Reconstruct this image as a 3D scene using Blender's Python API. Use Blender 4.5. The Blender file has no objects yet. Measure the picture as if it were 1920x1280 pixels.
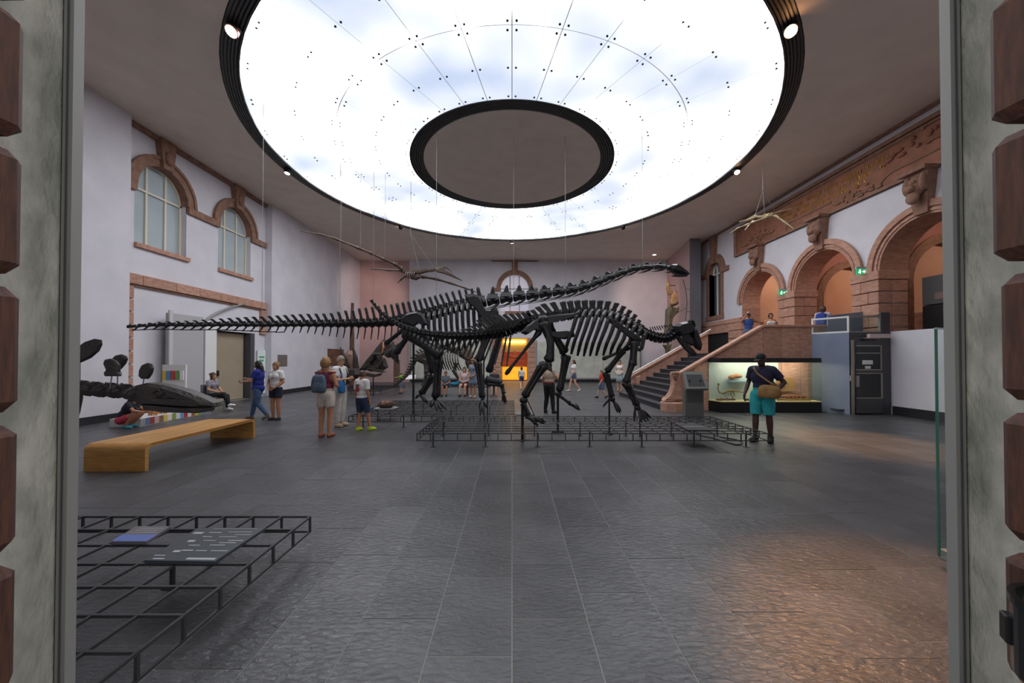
import bpy, bmesh, math, random
import numpy as np
from mathutils import Vector, Matrix
random.seed(7)
SC = bpy.context.scene
COL = SC.collection
PI = math.pi
R = math.radians

# ------------------------------------------------------------------ camera
F_PX, PITCH, SHIFT_PX, CAM_Z = 692.0, R(0.7), 22.5, 1.7
cam_d = bpy.data.cameras.new('camera'); cam = bpy.data.objects.new('camera', cam_d); COL.objects.link(cam)
cam.location = (0, 0, CAM_Z); cam.rotation_euler = (PI/2 + PITCH, 0, 0)
cam_d.sensor_fit = 'HORIZONTAL'; cam_d.sensor_width = 36; cam_d.lens = 36*F_PX/1920
cam_d.shift_y = SHIFT_PX/1920; cam_d.clip_start = .05; cam_d.clip_end = 200
SC.camera = cam

# ------------------------------------------------------------------ world, exposure
w = bpy.data.worlds.new('world'); SC.world = w; w.use_nodes = True
w.node_tree.nodes['Background'].inputs[0].default_value = (.95, .95, .94, 1)
w.node_tree.nodes['Background'].inputs[1].default_value = 1.55
vs = SC.view_settings
vs.view_transform = 'Standard'; vs.look = 'None'; vs.exposure = 0.0; vs.gamma = 1; vs.use_curve_mapping = False
CEIL_GLOW = 6.6          # radiance of the luminous ring ceiling

def spot(loc, target, power, color, angle=50, blend=.6, radius=.12):
    l = bpy.data.lights.new('lamp_light', 'SPOT'); l.energy = power; l.color = color
    l.spot_size = R(angle); l.spot_blend = blend; l.shadow_soft_size = radius
    o = bpy.data.objects.new('lamp_light', l); COL.objects.link(o); o.location = loc
    d = Vector(target) - Vector(loc); o.rotation_euler = d.to_track_quat('-Z', 'Y').to_euler()
    return o
def point(loc, power, color, radius=.15):
    l = bpy.data.lights.new('lamp_light', 'POINT'); l.energy = power; l.color = color; l.shadow_soft_size = radius
    o = bpy.data.objects.new('lamp_light', l); COL.objects.link(o); o.location = loc
    return o

# ------------------------------------------------------------------ photo pixel -> place
def P(px, py, Y):
    """point seen at pixel (px,py) lying at distance Y in front of the camera"""
    u = (px-960)/F_PX; v = (640-py+SHIFT_PX)/F_PX
    fw = math.cos(PITCH) - v*math.sin(PITCH); up = v*math.cos(PITCH) + math.sin(PITCH)
    t = Y/fw
    return Vector((u*t, Y, CAM_Z + up*t))
def G(px, py, z=0.0):
    v = (640-py+SHIFT_PX)/F_PX
    fw = math.cos(PITCH) - v*math.sin(PITCH); up = v*math.cos(PITCH) + math.sin(PITCH)
    return P(px, py, fw*(z-CAM_Z)/up)

# ------------------------------------------------------------------ materials
def lin(c):
    c = c/255.0
    return c/12.92 if c <= .04045 else ((c+.055)/1.055)**2.4
def rgb(c): return (lin(c[0]), lin(c[1]), lin(c[2]), 1)
MATS = {}
def mat(name, col, rough=.6, metal=0, col2=None, scale=6, detail=4, bump=0, bscale=None, stretch=(1,1,1), spec=.5, island=0, emit=0, alpha=1, trans=0):
    if name in MATS: return MATS[name]
    m = bpy.data.materials.new(name); m.use_nodes = True; nt = m.node_tree; n = nt.nodes; L = nt.links
    b = n['Principled BSDF']; b.inputs['Roughness'].default_value = rough; b.inputs['Metallic'].default_value = metal
    b.inputs['Specular IOR Level'].default_value = spec
    b.inputs['Base Color'].default_value = rgb(col); m.diffuse_color = rgb(col)
    tc = n.new('ShaderNodeTexCoord'); mp = n.new('ShaderNodeMapping'); mp.inputs['Scale'].default_value = stretch
    L.new(tc.outputs['Object'], mp.inputs[0])
    src = None
    if col2 is not None:
        nz = n.new('ShaderNodeTexNoise'); nz.inputs['Scale'].default_value = scale; nz.inputs['Detail'].default_value = detail
        L.new(mp.outputs[0], nz.inputs['Vector'])
        rp = n.new('ShaderNodeValToRGB'); rp.color_ramp.elements[0].position = .35; rp.color_ramp.elements[1].position = .65
        rp.color_ramp.elements[0].color = rgb(col); rp.color_ramp.elements[1].color = rgb(col2)
        L.new(nz.outputs['Fac'], rp.inputs[0]); src = rp.outputs[0]
    if island:
        g = n.new('ShaderNodeNewGeometry'); h = n.new('ShaderNodeHueSaturation')
        mr = n.new('ShaderNodeMapRange'); mr.inputs[3].default_value = 1-island; mr.inputs[4].default_value = 1+island
        oi = n.new('ShaderNodeObjectInfo'); ad = n.new('ShaderNodeMath'); ad.operation = 'ADD'; fr_ = n.new('ShaderNodeMath'); fr_.operation = 'FRACT'
        L.new(g.outputs['Random Per Island'], ad.inputs[0]); L.new(oi.outputs['Random'], ad.inputs[1]); L.new(ad.outputs[0], fr_.inputs[0]); L.new(fr_.outputs[0], mr.inputs[0]); L.new(mr.outputs[0], h.inputs['Value'])
        if src: L.new(src, h.inputs['Color'])
        else: h.inputs['Color'].default_value = rgb(col)
        src = h.outputs[0]
    if src: L.new(src, b.inputs['Base Color'])
    if bump:
        nb = n.new('ShaderNodeTexNoise'); nb.inputs['Scale'].default_value = bscale or scale*4; nb.inputs['Detail'].default_value = 5
        L.new(mp.outputs[0], nb.inputs['Vector'])
        bp = n.new('ShaderNodeBump'); bp.inputs['Strength'].default_value = bump; bp.inputs['Distance'].default_value = .02
        L.new(nb.outputs['Fac'], bp.inputs['Height']); L.new(bp.outputs[0], b.inputs['Normal'])
    if emit:
        b.inputs['Emission Color'].default_value = rgb(col); b.inputs['Emission Strength'].default_value = emit
    if trans: b.inputs['Transmission Weight'].default_value = trans
    if alpha < 1: b.inputs['Alpha'].default_value = alpha
    MATS[name] = m
    return m
def glass(name, col=(243,249,246), alpha=.12, rough=.02):
    if name in MATS: return MATS[name]
    m = bpy.data.materials.new(name); m.use_nodes = True; nt = m.node_tree; n = nt.nodes; L = nt.links
    n.remove(n['Principled BSDF']); out = n['Material Output']
    t = n.new('ShaderNodeBsdfTransparent'); t.inputs[0].default_value = rgb(col)
    g = n.new('ShaderNodeBsdfGlossy'); g.inputs['Roughness'].default_value = rough; g.inputs[0].default_value = (1,1,1,1)
    mx = n.new('ShaderNodeMixShader'); mx.inputs[0].default_value = alpha*.35; L.new(t.outputs[0], mx.inputs[1]); L.new(g.outputs[0], mx.inputs[2])
    L.new(mx.outputs[0], out.inputs[0]); MATS[name] = m
    return m

# ------------------------------------------------------------------ mesh building
ORG = {}
def V(*a): return Vector(a)
class MB:
    def __init__(s): s.v = []; s.f = []
    def add(s, vs, fs):
        o = len(s.v); s.v += [Vector(p) for p in vs]; s.f += [tuple(i+o for i in f) for f in fs]; return s
    def box(s, x0, y0, z0, x1, y1, z1):
        return s.hexa([(x0,y0,z0),(x1,y0,z0),(x1,y1,z0),(x0,y1,z0),(x0,y0,z1),(x1,y0,z1),(x1,y1,z1),(x0,y1,z1)])
    def hexa(s, p):
        return s.add(p, [(0,3,2,1),(4,5,6,7),(0,1,5,4),(1,2,6,5),(2,3,7,6),(3,0,4,7)])
    def obox(s, c, ax, ay, az):
        c = Vector(c); ax, ay, az = Vector(ax), Vector(ay), Vector(az)
        return s.hexa([c-ax-ay-az, c+ax-ay-az, c+ax+ay-az, c-ax+ay-az, c-ax-ay+az, c+ax-ay+az, c+ax+ay+az, c-ax+ay+az])
    def bar(s, a, b, w, h=None):
        a, b = Vector(a), Vector(b); d = (b-a); l = d.length; d.normalize(); h = h or w
        ref = Vector((0,0,1)) if abs(d.z) < .9 else Vector((1,0,0))
        sx = d.cross(ref).normalized(); up = sx.cross(d)
        return s.obox((a+b)/2, d*l/2, sx*w/2, up*h/2)
    def tube(s, pts, rad, n=8, ref=(0,1,0), caps=True):
        """rad: scalar, list of scalars or list of (r_ref, r_other)"""
        pts = [Vector(p) for p in pts]; k = len(pts)
        if not isinstance(rad, (list, tuple)): rad = [rad]*k
        vs = []
        for i, p in enumerate(pts):
            t = (pts[min(i+1, k-1)] - pts[max(i-1, 0)])
            if t.length < 1e-9: t = Vector((0,0,1))
            t.normalize(); rf = Vector(ref)
            if abs(t.dot(rf)) > .95: rf = Vector((1,0,0)) if abs(t.x) < .9 else Vector((0,0,1))
            a = (rf - t*rf.dot(t)).normalized(); b = t.cross(a)
            ra, rb = rad[i] if isinstance(rad[i], (list, tuple)) else (rad[i], rad[i])
            for j in range(n):
                th = 2*PI*j/n; vs.append(p + a*ra*math.cos(th) + b*rb*math.sin(th))
        fs = []
        for i in range(k-1):
            for j in range(n):
                fs.append((i*n+j, i*n+(j+1)%n, (i+1)*n+(j+1)%n, (i+1)*n+j))
        if caps: fs += [tuple(reversed(range(n))), tuple(range((k-1)*n, k*n))]
        return s.add(vs, fs)
    def bone(s, a, b, r0, r1, mid=.7, n=8, sub=None, flat=1.0, bow=(0,0,0)):
        """long bone with swollen ends"""
        a, b = Vector(a), Vector(b); bw = Vector(bow)
        T = [0, .06, .18, .5, .82, .94, 1]
        K = [.62, 1.0, mid+.12, mid, mid+.12, 1.0, .62]
        pts = [a.lerp(b, t) + bw*math.sin(PI*t) for t in T]
        rr = [k*(r0+(r1-r0)*t) for k, t in zip(K, T)]
        return s.tube(pts, [(r*flat, r) for r in rr], n)
    def ell(s, c, r, n=12, m=8, rot=None):
        c = Vector(c); r = (r, r, r) if not isinstance(r, (list, tuple)) else r
        vs = [(0,0,-r[2])]
        for i in range(1, m):
            ph = -PI/2 + PI*i/m
            for j in range(n):
                th = 2*PI*j/n; vs.append((r[0]*math.cos(ph)*math.cos(th), r[1]*math.cos(ph)*math.sin(th), r[2]*math.sin(ph)))
        vs.append((0,0,r[2])); vs = [Vector(p) for p in vs]
        if rot is not None: vs = [rot @ p for p in vs]
        vs = [p + c for p in vs]; fs = []
        for j in range(n): fs.append((0, 1+(j+1)%n, 1+j))
        for i in range(m-2):
            for j in range(n): a = 1+i*n; fs.append((a+j, a+(j+1)%n, a+n+(j+1)%n, a+n+j))
        a = 1+(m-2)*n
        for j in range(n): fs.append((a+j, a+(j+1)%n, len(vs)-1))
        return s.add(vs, fs)
    def lathe(s, prof, c=(0,0,0), n=24):
        c = Vector(c); vs = []; k = len(prof)
        for r, z in prof:
            for j in range(n): vs.append(c + Vector((r*math.cos(2*PI*j/n), r*math.sin(2*PI*j/n), z)))
        fs = [(i*n+j, i*n+(j+1)%n, (i+1)*n+(j+1)%n, (i+1)*n+j) for i in range(k-1) for j in range(n)]
        fs += [tuple(reversed(range(n))), tuple(range((k-1)*n, k*n))]
        return s.add(vs, fs)
    def prism(s, poly, off):
        """poly: world points (planar), off: extrusion vector"""
        n = len(poly); off = Vector(off); a = [Vector(p) for p in poly]; b = [p+off for p in a]
        return s.add(a+b, [tuple(reversed(range(n))), tuple(range(n, 2*n))] + [(i, (i+1)%n, n+(i+1)%n, n+i) for i in range(n)])
    def pillow(s, poly, t, side=(0,1,0), inset=.75, rim=.35):
        """plate of bone: thin rim, thicker middle"""
        sd = Vector(side); a = [Vector(p) for p in poly]; n = len(a); c = sum(a, Vector())/n
        ins = [c + (p-c)*inset for p in a]
        vs = [p - sd*t*rim for p in a] + [p + sd*t*rim for p in a] + [p - sd*t for p in ins] + [p + sd*t for p in ins]
        fs = [(i, (i+1)%n, n+(i+1)%n, n+i) for i in range(n)]
        fs += [((i+1)%n, i, 2*n+i, 2*n+(i+1)%n) for i in range(n)] + [(n+i, n+(i+1)%n, 3*n+(i+1)%n, 3*n+i) for i in range(n)]
        fs += [tuple(reversed(range(2*n, 3*n))), tuple(range(3*n, 4*n))]
        return s.add(vs, fs)
    def mesh(s, name, org=(0,0,0), smooth=False, bevel=0):
        me = bpy.data.meshes.new(name); o = Vector(org)
        me.from_pydata([tuple(p-o) for p in s.v], [], s.f)
        bm = bmesh.new(); bm.from_mesh(me); bmesh.ops.recalc_face_normals(bm, faces=bm.faces)
        if bevel:
            bmesh.ops.bevel(bm, geom=[e for e in bm.edges if len(e.link_faces) == 2 and e.calc_face_angle(0) > .6], offset=bevel, segments=1, affect='EDGES')
        bm.to_mesh(me); bm.free()
        if smooth: me.polygons.foreach_set('use_smooth', [True]*len(me.polygons))
        return me
    def build(s, name, m, parent=None, org=None, smooth=False, bevel=0):
        if parent is not None and org is None: org = ORG[parent.name]
        org = Vector(org or (0,0,0))
        o = bpy.data.objects.new(name, s.mesh(name, org, smooth, bevel)); COL.objects.link(o)
        if m is not None: o.data.materials.append(m)
        if parent is not None: o.parent = parent
        else: o.location = org
        ORG[o.name] = org
        return o
def thing(name, label, cat, loc=(0,0,0), group=None):
    o = bpy.data.objects.new(name, None); COL.objects.link(o); o.location = loc; o.empty_display_size = .1
    ORG[o.name] = Vector(loc); tag(o, label, cat, group)
    return o
def tag(o, label, cat, group=None):
    o['label'] = label; o['category'] = cat
    if group: o['group'] = group
    return o
def struct(o, label=None):
    o['kind'] = 'structure'
    if label: o['label'] = label
    return o
def inst(me, name, parent, loc, m=None, rot=None):
    o = bpy.data.objects.new(name, me); COL.objects.link(o)
    if parent is not None: o.parent = parent
    o.location = loc
    if rot: o.rotation_euler = rot
    ORG[o.name] = ORG[parent.name] if parent else Vector(loc)
    return o
def catmull(pts, n):
    """n samples evenly along a smooth curve through pts (tuples of any length)"""
    A = np.array([list(p) for p in pts], float); A = np.vstack([2*A[0]-A[1], A, 2*A[-1]-A[-2]]); out = []
    for i in range(1, len(A)-2):
        for t in np.linspace(0, 1, 24, endpoint=False):
            p0, p1, p2, p3 = A[i-1], A[i], A[i+1], A[i+2]
            out.append(.5*((2*p1)+(-p0+p2)*t+(2*p0-5*p1+4*p2-p3)*t*t+(-p0+3*p1-3*p2+p3)*t**3))
    out.append(A[-2]); out = np.array(out)
    d = np.r_[0, np.cumsum(np.linalg.norm(np.diff(out[:, :3], axis=0), axis=1))]
    q = np.linspace(0, d[-1], n)
    return np.array([[np.interp(x, d, out[:, k]) for k in range(out.shape[1])] for x in q])
# ------------------------------------------------------------------ palette
M_WALL = mat('wall_paint', (217,214,220), .85, col2=(208,205,211), scale=1.2, bump=.05, bscale=40)
M_WARM = mat('wall_rose', (196,166,162), .85, col2=(186,156,152), scale=.8, bump=.05, bscale=40)
M_GREY = mat('wall_grey', (120,120,126), .8, col2=(112,112,118), scale=1)
M_CEIL = mat('ceiling_paint', (226,213,200), .9, col2=(218,205,192), scale=1.5)
M_STONE = mat('red_sandstone', (190,148,128), .8, col2=(168,124,104), scale=5, bump=.25, bscale=30, stretch=(1,1,3), island=.08)
M_STONE2 = mat('sandstone_dark', (152,116,98), .8, col2=(130,96,78), scale=6, bump=.3, bscale=25)
M_FRIEZE = mat('frieze_stone', (160,104,82), .75, col2=(134,92,68), scale=4, bump=.25, bscale=20)
M_BASE = mat('skirting_dark', (38,38,42), .5)
M_BLACK = mat('black_metal', (22,22,24), .45, spec=.4)
M_IRON = mat('grid_iron', (58,59,61), .4, metal=.2)
M_BONE = mat('black_bone', (17,17,18), .36, col2=(30,30,32), scale=9, bump=.35, bscale=45)
M_BONEB = mat('brown_bone', (92,72,58), .6, col2=(70,54,44), scale=12, bump=.2)
M_BONEG = mat('grey_brown_bone', (66,58,52), .5, col2=(42,37,34), scale=10, bump=.3, bscale=40)
M_IVORY = mat('ivory_bone', (206,192,158), .6, col2=(180,162,126), scale=14)
M_WOOD = mat('bench_plywood', (198,146,76), .42, col2=(172,122,58), scale=5, stretch=(1.2,.25,8), bump=.05)
M_WOODD = mat('bench_ply_edge', (172,122,62), .5, col2=(140,96,46), scale=10, stretch=(1,1,20))
M_STEEL = mat('grey_frame_metal', (146,146,144), .5, metal=.15)
M_WHITE = mat('white_paint', (225,225,222), .6)
M_CREAM = mat('cream_frame', (222,214,196), .6)
M_LIFT = mat('lift_blue_grey', (128,139,160), .5, col2=(120,131,152), scale=2)
M_LIFTD = mat('lift_dark_grey', (74,74,78), .5)
M_WIRE = mat('steel_wire', (140,140,140), .4, metal=.6)
M_PLASTER = mat('rough_plaster', (206,204,194), .9, col2=(150,152,144), scale=7, detail=9, bump=1.0, bscale=22, stretch=(1,1,.5))
M_RUST = mat('brown_rusticated_stone', (84,49,36), .75, col2=(58,34,25), scale=8, bump=.3, bscale=30, stretch=(8,8,1))
M_GLASS = glass('clear_glass')
M_GREEN = mat('green_glass_edge', (60,110,92), .2)

# ------------------------------------------------------------------ dimensions of the hall
XL, XLR, XR, YB, YF, ZC = -10.8, -11.1, 11.45, 26.0, 1.45, 8.6
RC = V(0, 13.39, ZC)          # centre of the round luminous ceiling
R_IN, R_TRIMIN, R_MID, R_OUT, R_TRIM = 3.61, 3.14, 5.80, 8.0, 8.38

def arch_wall(mb, mp, u0, u1, z0, z1, holes, thick, n=14, skirt=True):
    """wall in (u,z) with arched or square openings (c, half, z_base, z_spring, arched); mp(u, depth, z)"""
    cuts = {u0, u1}
    for c, h, zb, zs, ar in holes:
        for i in range((n if ar else 1)+1): cuts.add(round(c-h*math.cos(PI*i/(n if ar else 1)), 5))
    cs = sorted(u for u in cuts if u0-1e-6 <= u <= u1+1e-6)
    def top(hh, u):
        c, h, zb, zs, ar = hh
        return zs + (math.sqrt(max(0, h*h-(u-c)**2)) if ar else 0)
    def quad(a, b, c, d): mb.add([a, b, c, d], [(0,1,2,3)])
    for a, b in zip(cs[:-1], cs[1:]):
        m_ = (a+b)/2; hh = [x for x in holes if abs(m_-x[0]) < x[1]]
        if not hh: spans = [((z0, z0), (z1, z1))]
        else:
            spans = []; hs = sorted(hh, key=lambda x: x[2]); lo = (z0, z0)
            for x in hs:
                if x[2] > lo[0]+1e-6: spans.append((lo, (x[2], x[2])))
                lo = (top(x, a), top(x, b))
                quad(mp(a,0,lo[0]), mp(b,0,lo[1]), mp(b,thick,lo[1]), mp(a,thick,lo[0]))
                if x[2] > z0+1e-6: quad(mp(a,0,x[2]), mp(b,0,x[2]), mp(b,thick,x[2]), mp(a,thick,x[2]))
            spans.append((lo, (z1, z1)))
        for (la, lb), (ha, hb) in spans:
            quad(mp(a,0,la), mp(b,0,lb), mp(b,0,hb), mp(a,0,ha)); quad(mp(a,thick,la), mp(b,thick,lb), mp(b,thick,hb), mp(a,thick,ha))
    for c, h, zb, zs, ar in holes:
        for u in (c-h, c+h):
            quad(mp(u,0,zb), mp(u,thick,zb), mp(u,thick,zs), mp(u,0,zs))
    for u in (u0, u1): quad(mp(u,0,z0), mp(u,thick,z0), mp(u,thick,z1), mp(u,0,z1))
    quad(mp(u0,0,z1), mp(u1,0,z1), mp(u1,thick,z1), mp(u0,thick,z1))
    return mb
def weld(o):
    bm = bmesh.new(); bm.from_mesh(o.data); bmesh.ops.remove_doubles(bm, verts=bm.verts, dist=1e-4)
    bmesh.ops.recalc_face_normals(bm, faces=bm.faces); bm.to_mesh(o.data); bm.free(); return o
def arch_band(mb, mp, c, zs, r0, r1, d0, d1, n=16, a0=0, a1=PI):
    """solid half ring between radii r0,r1 and depths d0,d1"""
    vs = []; fs = []
    for i in range(n+1):
        th = a0+(a1-a0)*i/n
        for r in (r0, r1):
            for d in (d0, d1): vs.append(mp(c-r*math.cos(th), d, zs+r*math.sin(th)))
    for i in range(n):
        a = 4*i; b = a+4
        fs += [(a, b, b+1, a+1), (a+2, a+3, b+3, b+2), (a, a+2, b+2, b), (a+1, b+1, b+3, a+3)]
    fs += [(0,1,3,2), (4*n, 4*n+2, 4*n+3, 4*n+1)]
    return mb.add(vs, fs)
mpL = lambda u, d, z: V(XLR - d, u, z)        # left wall, recessed bay
mpR = lambda u, d, z: V(XR + d, u, z)
mpB = lambda u, d, z: V(u, YB + d, z)
mpF = lambda u, d, z: V(u, YF - d, z)

# ------------------------------------------------------------------ floor: slabs in lengthwise rows, laid with open joints
def slate():
    m = mat('slate_slab', (78,79,82), .36, col2=(64,65,68), scale=2.2, island=.22)
    nt = m.node_tree; n = nt.nodes; L = nt.links; b = n['Principled BSDF']
    tc = n.new('ShaderNodeTexCoord'); mp = n.new('ShaderNodeMapping'); mp.inputs['Scale'].default_value = (9, 22, 9)
    L.new(tc.outputs['Object'], mp.inputs[0])
    a = n.new('ShaderNodeTexNoise'); a.inputs['Scale'].default_value = 1.6; a.inputs['Detail'].default_value = 6; a.inputs['Distortion'].default_value = .6
    L.new(mp.outputs[0], a.inputs['Vector'])
    bp = n.new('ShaderNodeBump'); bp.inputs['Strength'].default_value = .75; bp.inputs['Distance'].default_value = .014
    L.new(a.outputs['Fac'], bp.inputs['Height']); L.new(bp.outputs[0], b.inputs['Normal'])
    b.inputs['Specular IOR Level'].default_value = .55
    return m
M_SLATE = slate()
M_JOINT = mat('slab_joint', (138,138,130), .8)
fl = struct(MB().box(-11.6, -2.5, -.2, 11.9, 26.4, -.0025).build('floor', M_JOINT), 'dark grey slate slab floor of the hall')
rows = []
rng = random.Random(3); W = .49
k = -24
while k*W < 11.45:
    y = -2.4 - rng.random()*.9
    while y < 26.0:
        ln = rng.choice([.62, .75, .9, 1.05, 1.2]); x0 = max(k*W, -11.1); x1 = min((k+1)*W, 11.45)
        a, b = max(y, -2.4), min(y+ln, 26.0)
        if b-a > .05 and x1-x0 > .05: rows.append((x0, a, x1, b))
        y += ln
    k += 1
def seen(t):
    cx, cy = (t[0]+t[2])/2, (t[1]+t[3])/2
    if cy < 1.3 or abs(cx) > cy*1.42+.3: return 0
    return (t[2]-t[0])*(t[3]-t[1])/cy**3
rows.sort(key=seen, reverse=True)
SL = {}
def slab_mesh(w_, l_):
    key = (round(w_, 2), round(l_, 2))
    if key not in SL:
        g = .0035; SL[key] = MB().box(-w_/2+g, -l_/2+g, -.03, w_/2-g, l_/2-g, 0).mesh('slab', bevel=0)
        SL[key].materials.append(M_SLATE)
    return SL[key]
rest = MB()
for i, t in enumerate(rows):
    if i < 300:
        o = bpy.data.objects.new('slab', slab_mesh(t[2]-t[0], t[3]-t[1])); COL.objects.link(o); o.parent = fl
        o.location = ((t[0]+t[2])/2, (t[1]+t[3])/2, rng.uniform(-.0012, .0012))
    else:
        g = .0035; rest.box(t[0]+g, t[1]+g, -.03, t[2]-g, t[3]-g, rng.uniform(-.001, .001))
o = rest.build('far_slabs', M_SLATE, fl, org=(0,0,0)); o['kind'] = 'stuff'

# ------------------------------------------------------------------ ceiling with round opening
mb = MB(); n = 96; x0, x1, y0, y1 = XLR-.1, XR+.9, YF-.3, YB+.3
def rect_hit(th):
    dx, dy = math.cos(th), math.sin(th); ts = []
    if dx > 1e-9: ts.append((x1-RC.x)/dx)
    if dx < -1e-9: ts.append((x0-RC.x)/dx)
    if dy > 1e-9: ts.append((y1-RC.y)/dy)
    if dy < -1e-9: ts.append((y0-RC.y)/dy)
    return min(ts)
ths = sorted([2*PI*i/n for i in range(n)] + [math.atan2(yy-RC.y, xx-RC.x) % (2*PI) for xx in (x0,x1) for yy in (y0,y1)])
vs = []
for th in ths:
    t = rect_hit(th); c, s_ = math.cos(th), math.sin(th)
    for r in (R_TRIM, t):
        for z in (ZC, ZC+.25): vs.append((RC.x+r*c, RC.y+r*s_, z))
fs = []; m_ = len(ths)
for i in range(m_):
    a, b = 4*i, 4*((i+1) % m_)
    fs += [(a, b, b+2, a+2), (a+1, a+3, b+3, b+1), (a, a+1, b+1, b), (a+2, b+2, b+3, a+3)]
struct(mb.add(vs, fs).build('ceiling', M_CEIL), 'brownish grey flat ceiling around the luminous ring')

# luminous ring ceiling: 34 x 2 glass panels, bolts, stepped black trims, closed centre disc
def glow():
    m = bpy.data.materials.new('lit_opal_glass'); m.use_nodes = True; nt = m.node_tree; n = nt.nodes; L = nt.links
    b = n['Principled BSDF']; b.inputs['Base Color'].default_value = (.7,.72,.75,1); b.inputs['Roughness'].default_value = .3
    g = n.new('ShaderNodeNewGeometry'); nz = n.new('ShaderNodeTexNoise'); nz.inputs['Scale'].default_value = .33; nz.inputs['Detail'].default_value = 2.2
    mp = n.new('ShaderNodeMapping'); mp.inputs['Location'].default_value = (4.2, 1.3, 0); L.new(g.outputs['Position'], mp.inputs[0]); L.new(mp.outputs[0], nz.inputs['Vector'])
    rp = n.new('ShaderNodeValToRGB'); e = rp.color_ramp.elements
    e[0].position = .30; e[0].color = (.080,.096,.128,1); e[1].position = .58; e[1].color = (.93,.95,1,1); q_ = e.new(.46); q_.color = (.140,.147,.156,1)
    L.new(nz.outputs['Fac'], rp.inputs[0]); L.new(rp.outputs[0], b.inputs['Emission Color']); b.inputs['Emission Strength'].default_value = CEIL_GLOW
    return m
M_GLOW = glow()
M_TRIM = mat('ring_trim', (52,52,52), .5)
M_TRIM2 = mat('ring_trim_groove', (20,20,20), .6)
CL = thing('ceiling_light', 'huge round luminous ring of white glass panels in the ceiling', 'ceiling light', RC)
NS = 34
def sector(r0, r1, z0, z1, seg=6, gap=.009):
    mb = MB(); vs = []
    for i in range(seg+1):
        th0 = 2*PI/NS
        for r in (r0, r1):
            g_ = gap/r; th = -PI/2 + g_ + (th0-2*g_)*i/seg
            for z in (z0, z1): vs.append((r*math.cos(th), r*math.sin(th), z))
    fs = []
    for i in range(seg):
        a = 4*i; b = a+4; fs += [(a, b, b+2, a+2), (a+1, a+3, b+3, b+1), (a, a+1, b+1, b), (a+2, b+2, b+3, a+3)]
    fs += [(0, 2, 3, 1), (4*seg, 4*seg+1, 4*seg+3, 4*seg+2)]
    me = mb.add(vs, fs).mesh('glass_panel'); me.materials.append(M_GLOW); return me
pm = [sector(R_IN, R_MID-.010, .02, .028), sector(R_MID+.010, R_OUT, .02, .028)]
for q in range(NS):
    for me in pm: inst(me, 'glass_panel', CL, (0,0,0), rot=(0,0,2*PI*q/NS))
def ring(mb, r0, r1, z0, z1, n=96):
    vs = []
    for i in range(n):
        th = 2*PI*i/n
        for r in (r0, r1):
            for z in (z0, z1): vs.append(RC + V(r*math.cos(th), r*math.sin(th), z))
    fs = []
    for i in range(n):
        a, b = 4*i, 4*((i+1) % n); fs += [(a, b, b+2, a+2), (a+1, a+3, b+3, b+1), (a, a+1, b+1, b), (a+2, b+2, b+3, a+3)]
    return mb.add(vs, fs)
ring(MB(), R_IN-.02, R_OUT+.02, .032, .06).build('panel_carrier', mat('carrier_grey', (120,122,126), .6), CL)
st = (R_TRIM-R_OUT)/6
for i in range(6):
    ring(MB(), R_OUT+i*st, R_OUT+(i+.62)*st, -.035+.010*i, .07).build('outer_trim_ring', M_TRIM, CL)
ring(MB(), R_OUT, R_TRIM, .03, .07).build('outer_trim_groove', M_TRIM2, CL)
st = (R_IN-R_TRIMIN)/6
for i in range(6):
    ring(MB(), R_TRIMIN+(i+.38)*st, R_TRIMIN+(i+1)*st, .0+.008*(5-i), .07).build('inner_trim_ring', M_TRIM, CL)
ring(MB(), R_TRIMIN, R_IN, .055, .08).build('inner_trim_groove', M_TRIM2, CL)
MB().lathe([(0.01, .03), (R_TRIMIN, .03), (R_TRIMIN, .08), (.01, .08)], RC, 96).build('centre_disc', M_CEIL, CL)
bl = MB()
for q in range(NS):
    th = -PI/2 + 2*PI*q/NS; er = V(math.cos(th), math.sin(th), 0); et = V(-math.sin(th), math.cos(th), 0)
    for r in (3.72, 4.68, 5.69, 5.91, 6.85, 7.85):
        for sg in (-1, 1):
            c = RC + er*r + et*sg*.095 + V(0,0,.004); bl.tube([c, c+V(0,0,.03)], .026, 6, ref=(1,0,0))
o = bl.build('panel_bolts', M_BLACK, CL); o['kind'] = 'stuff'

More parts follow.
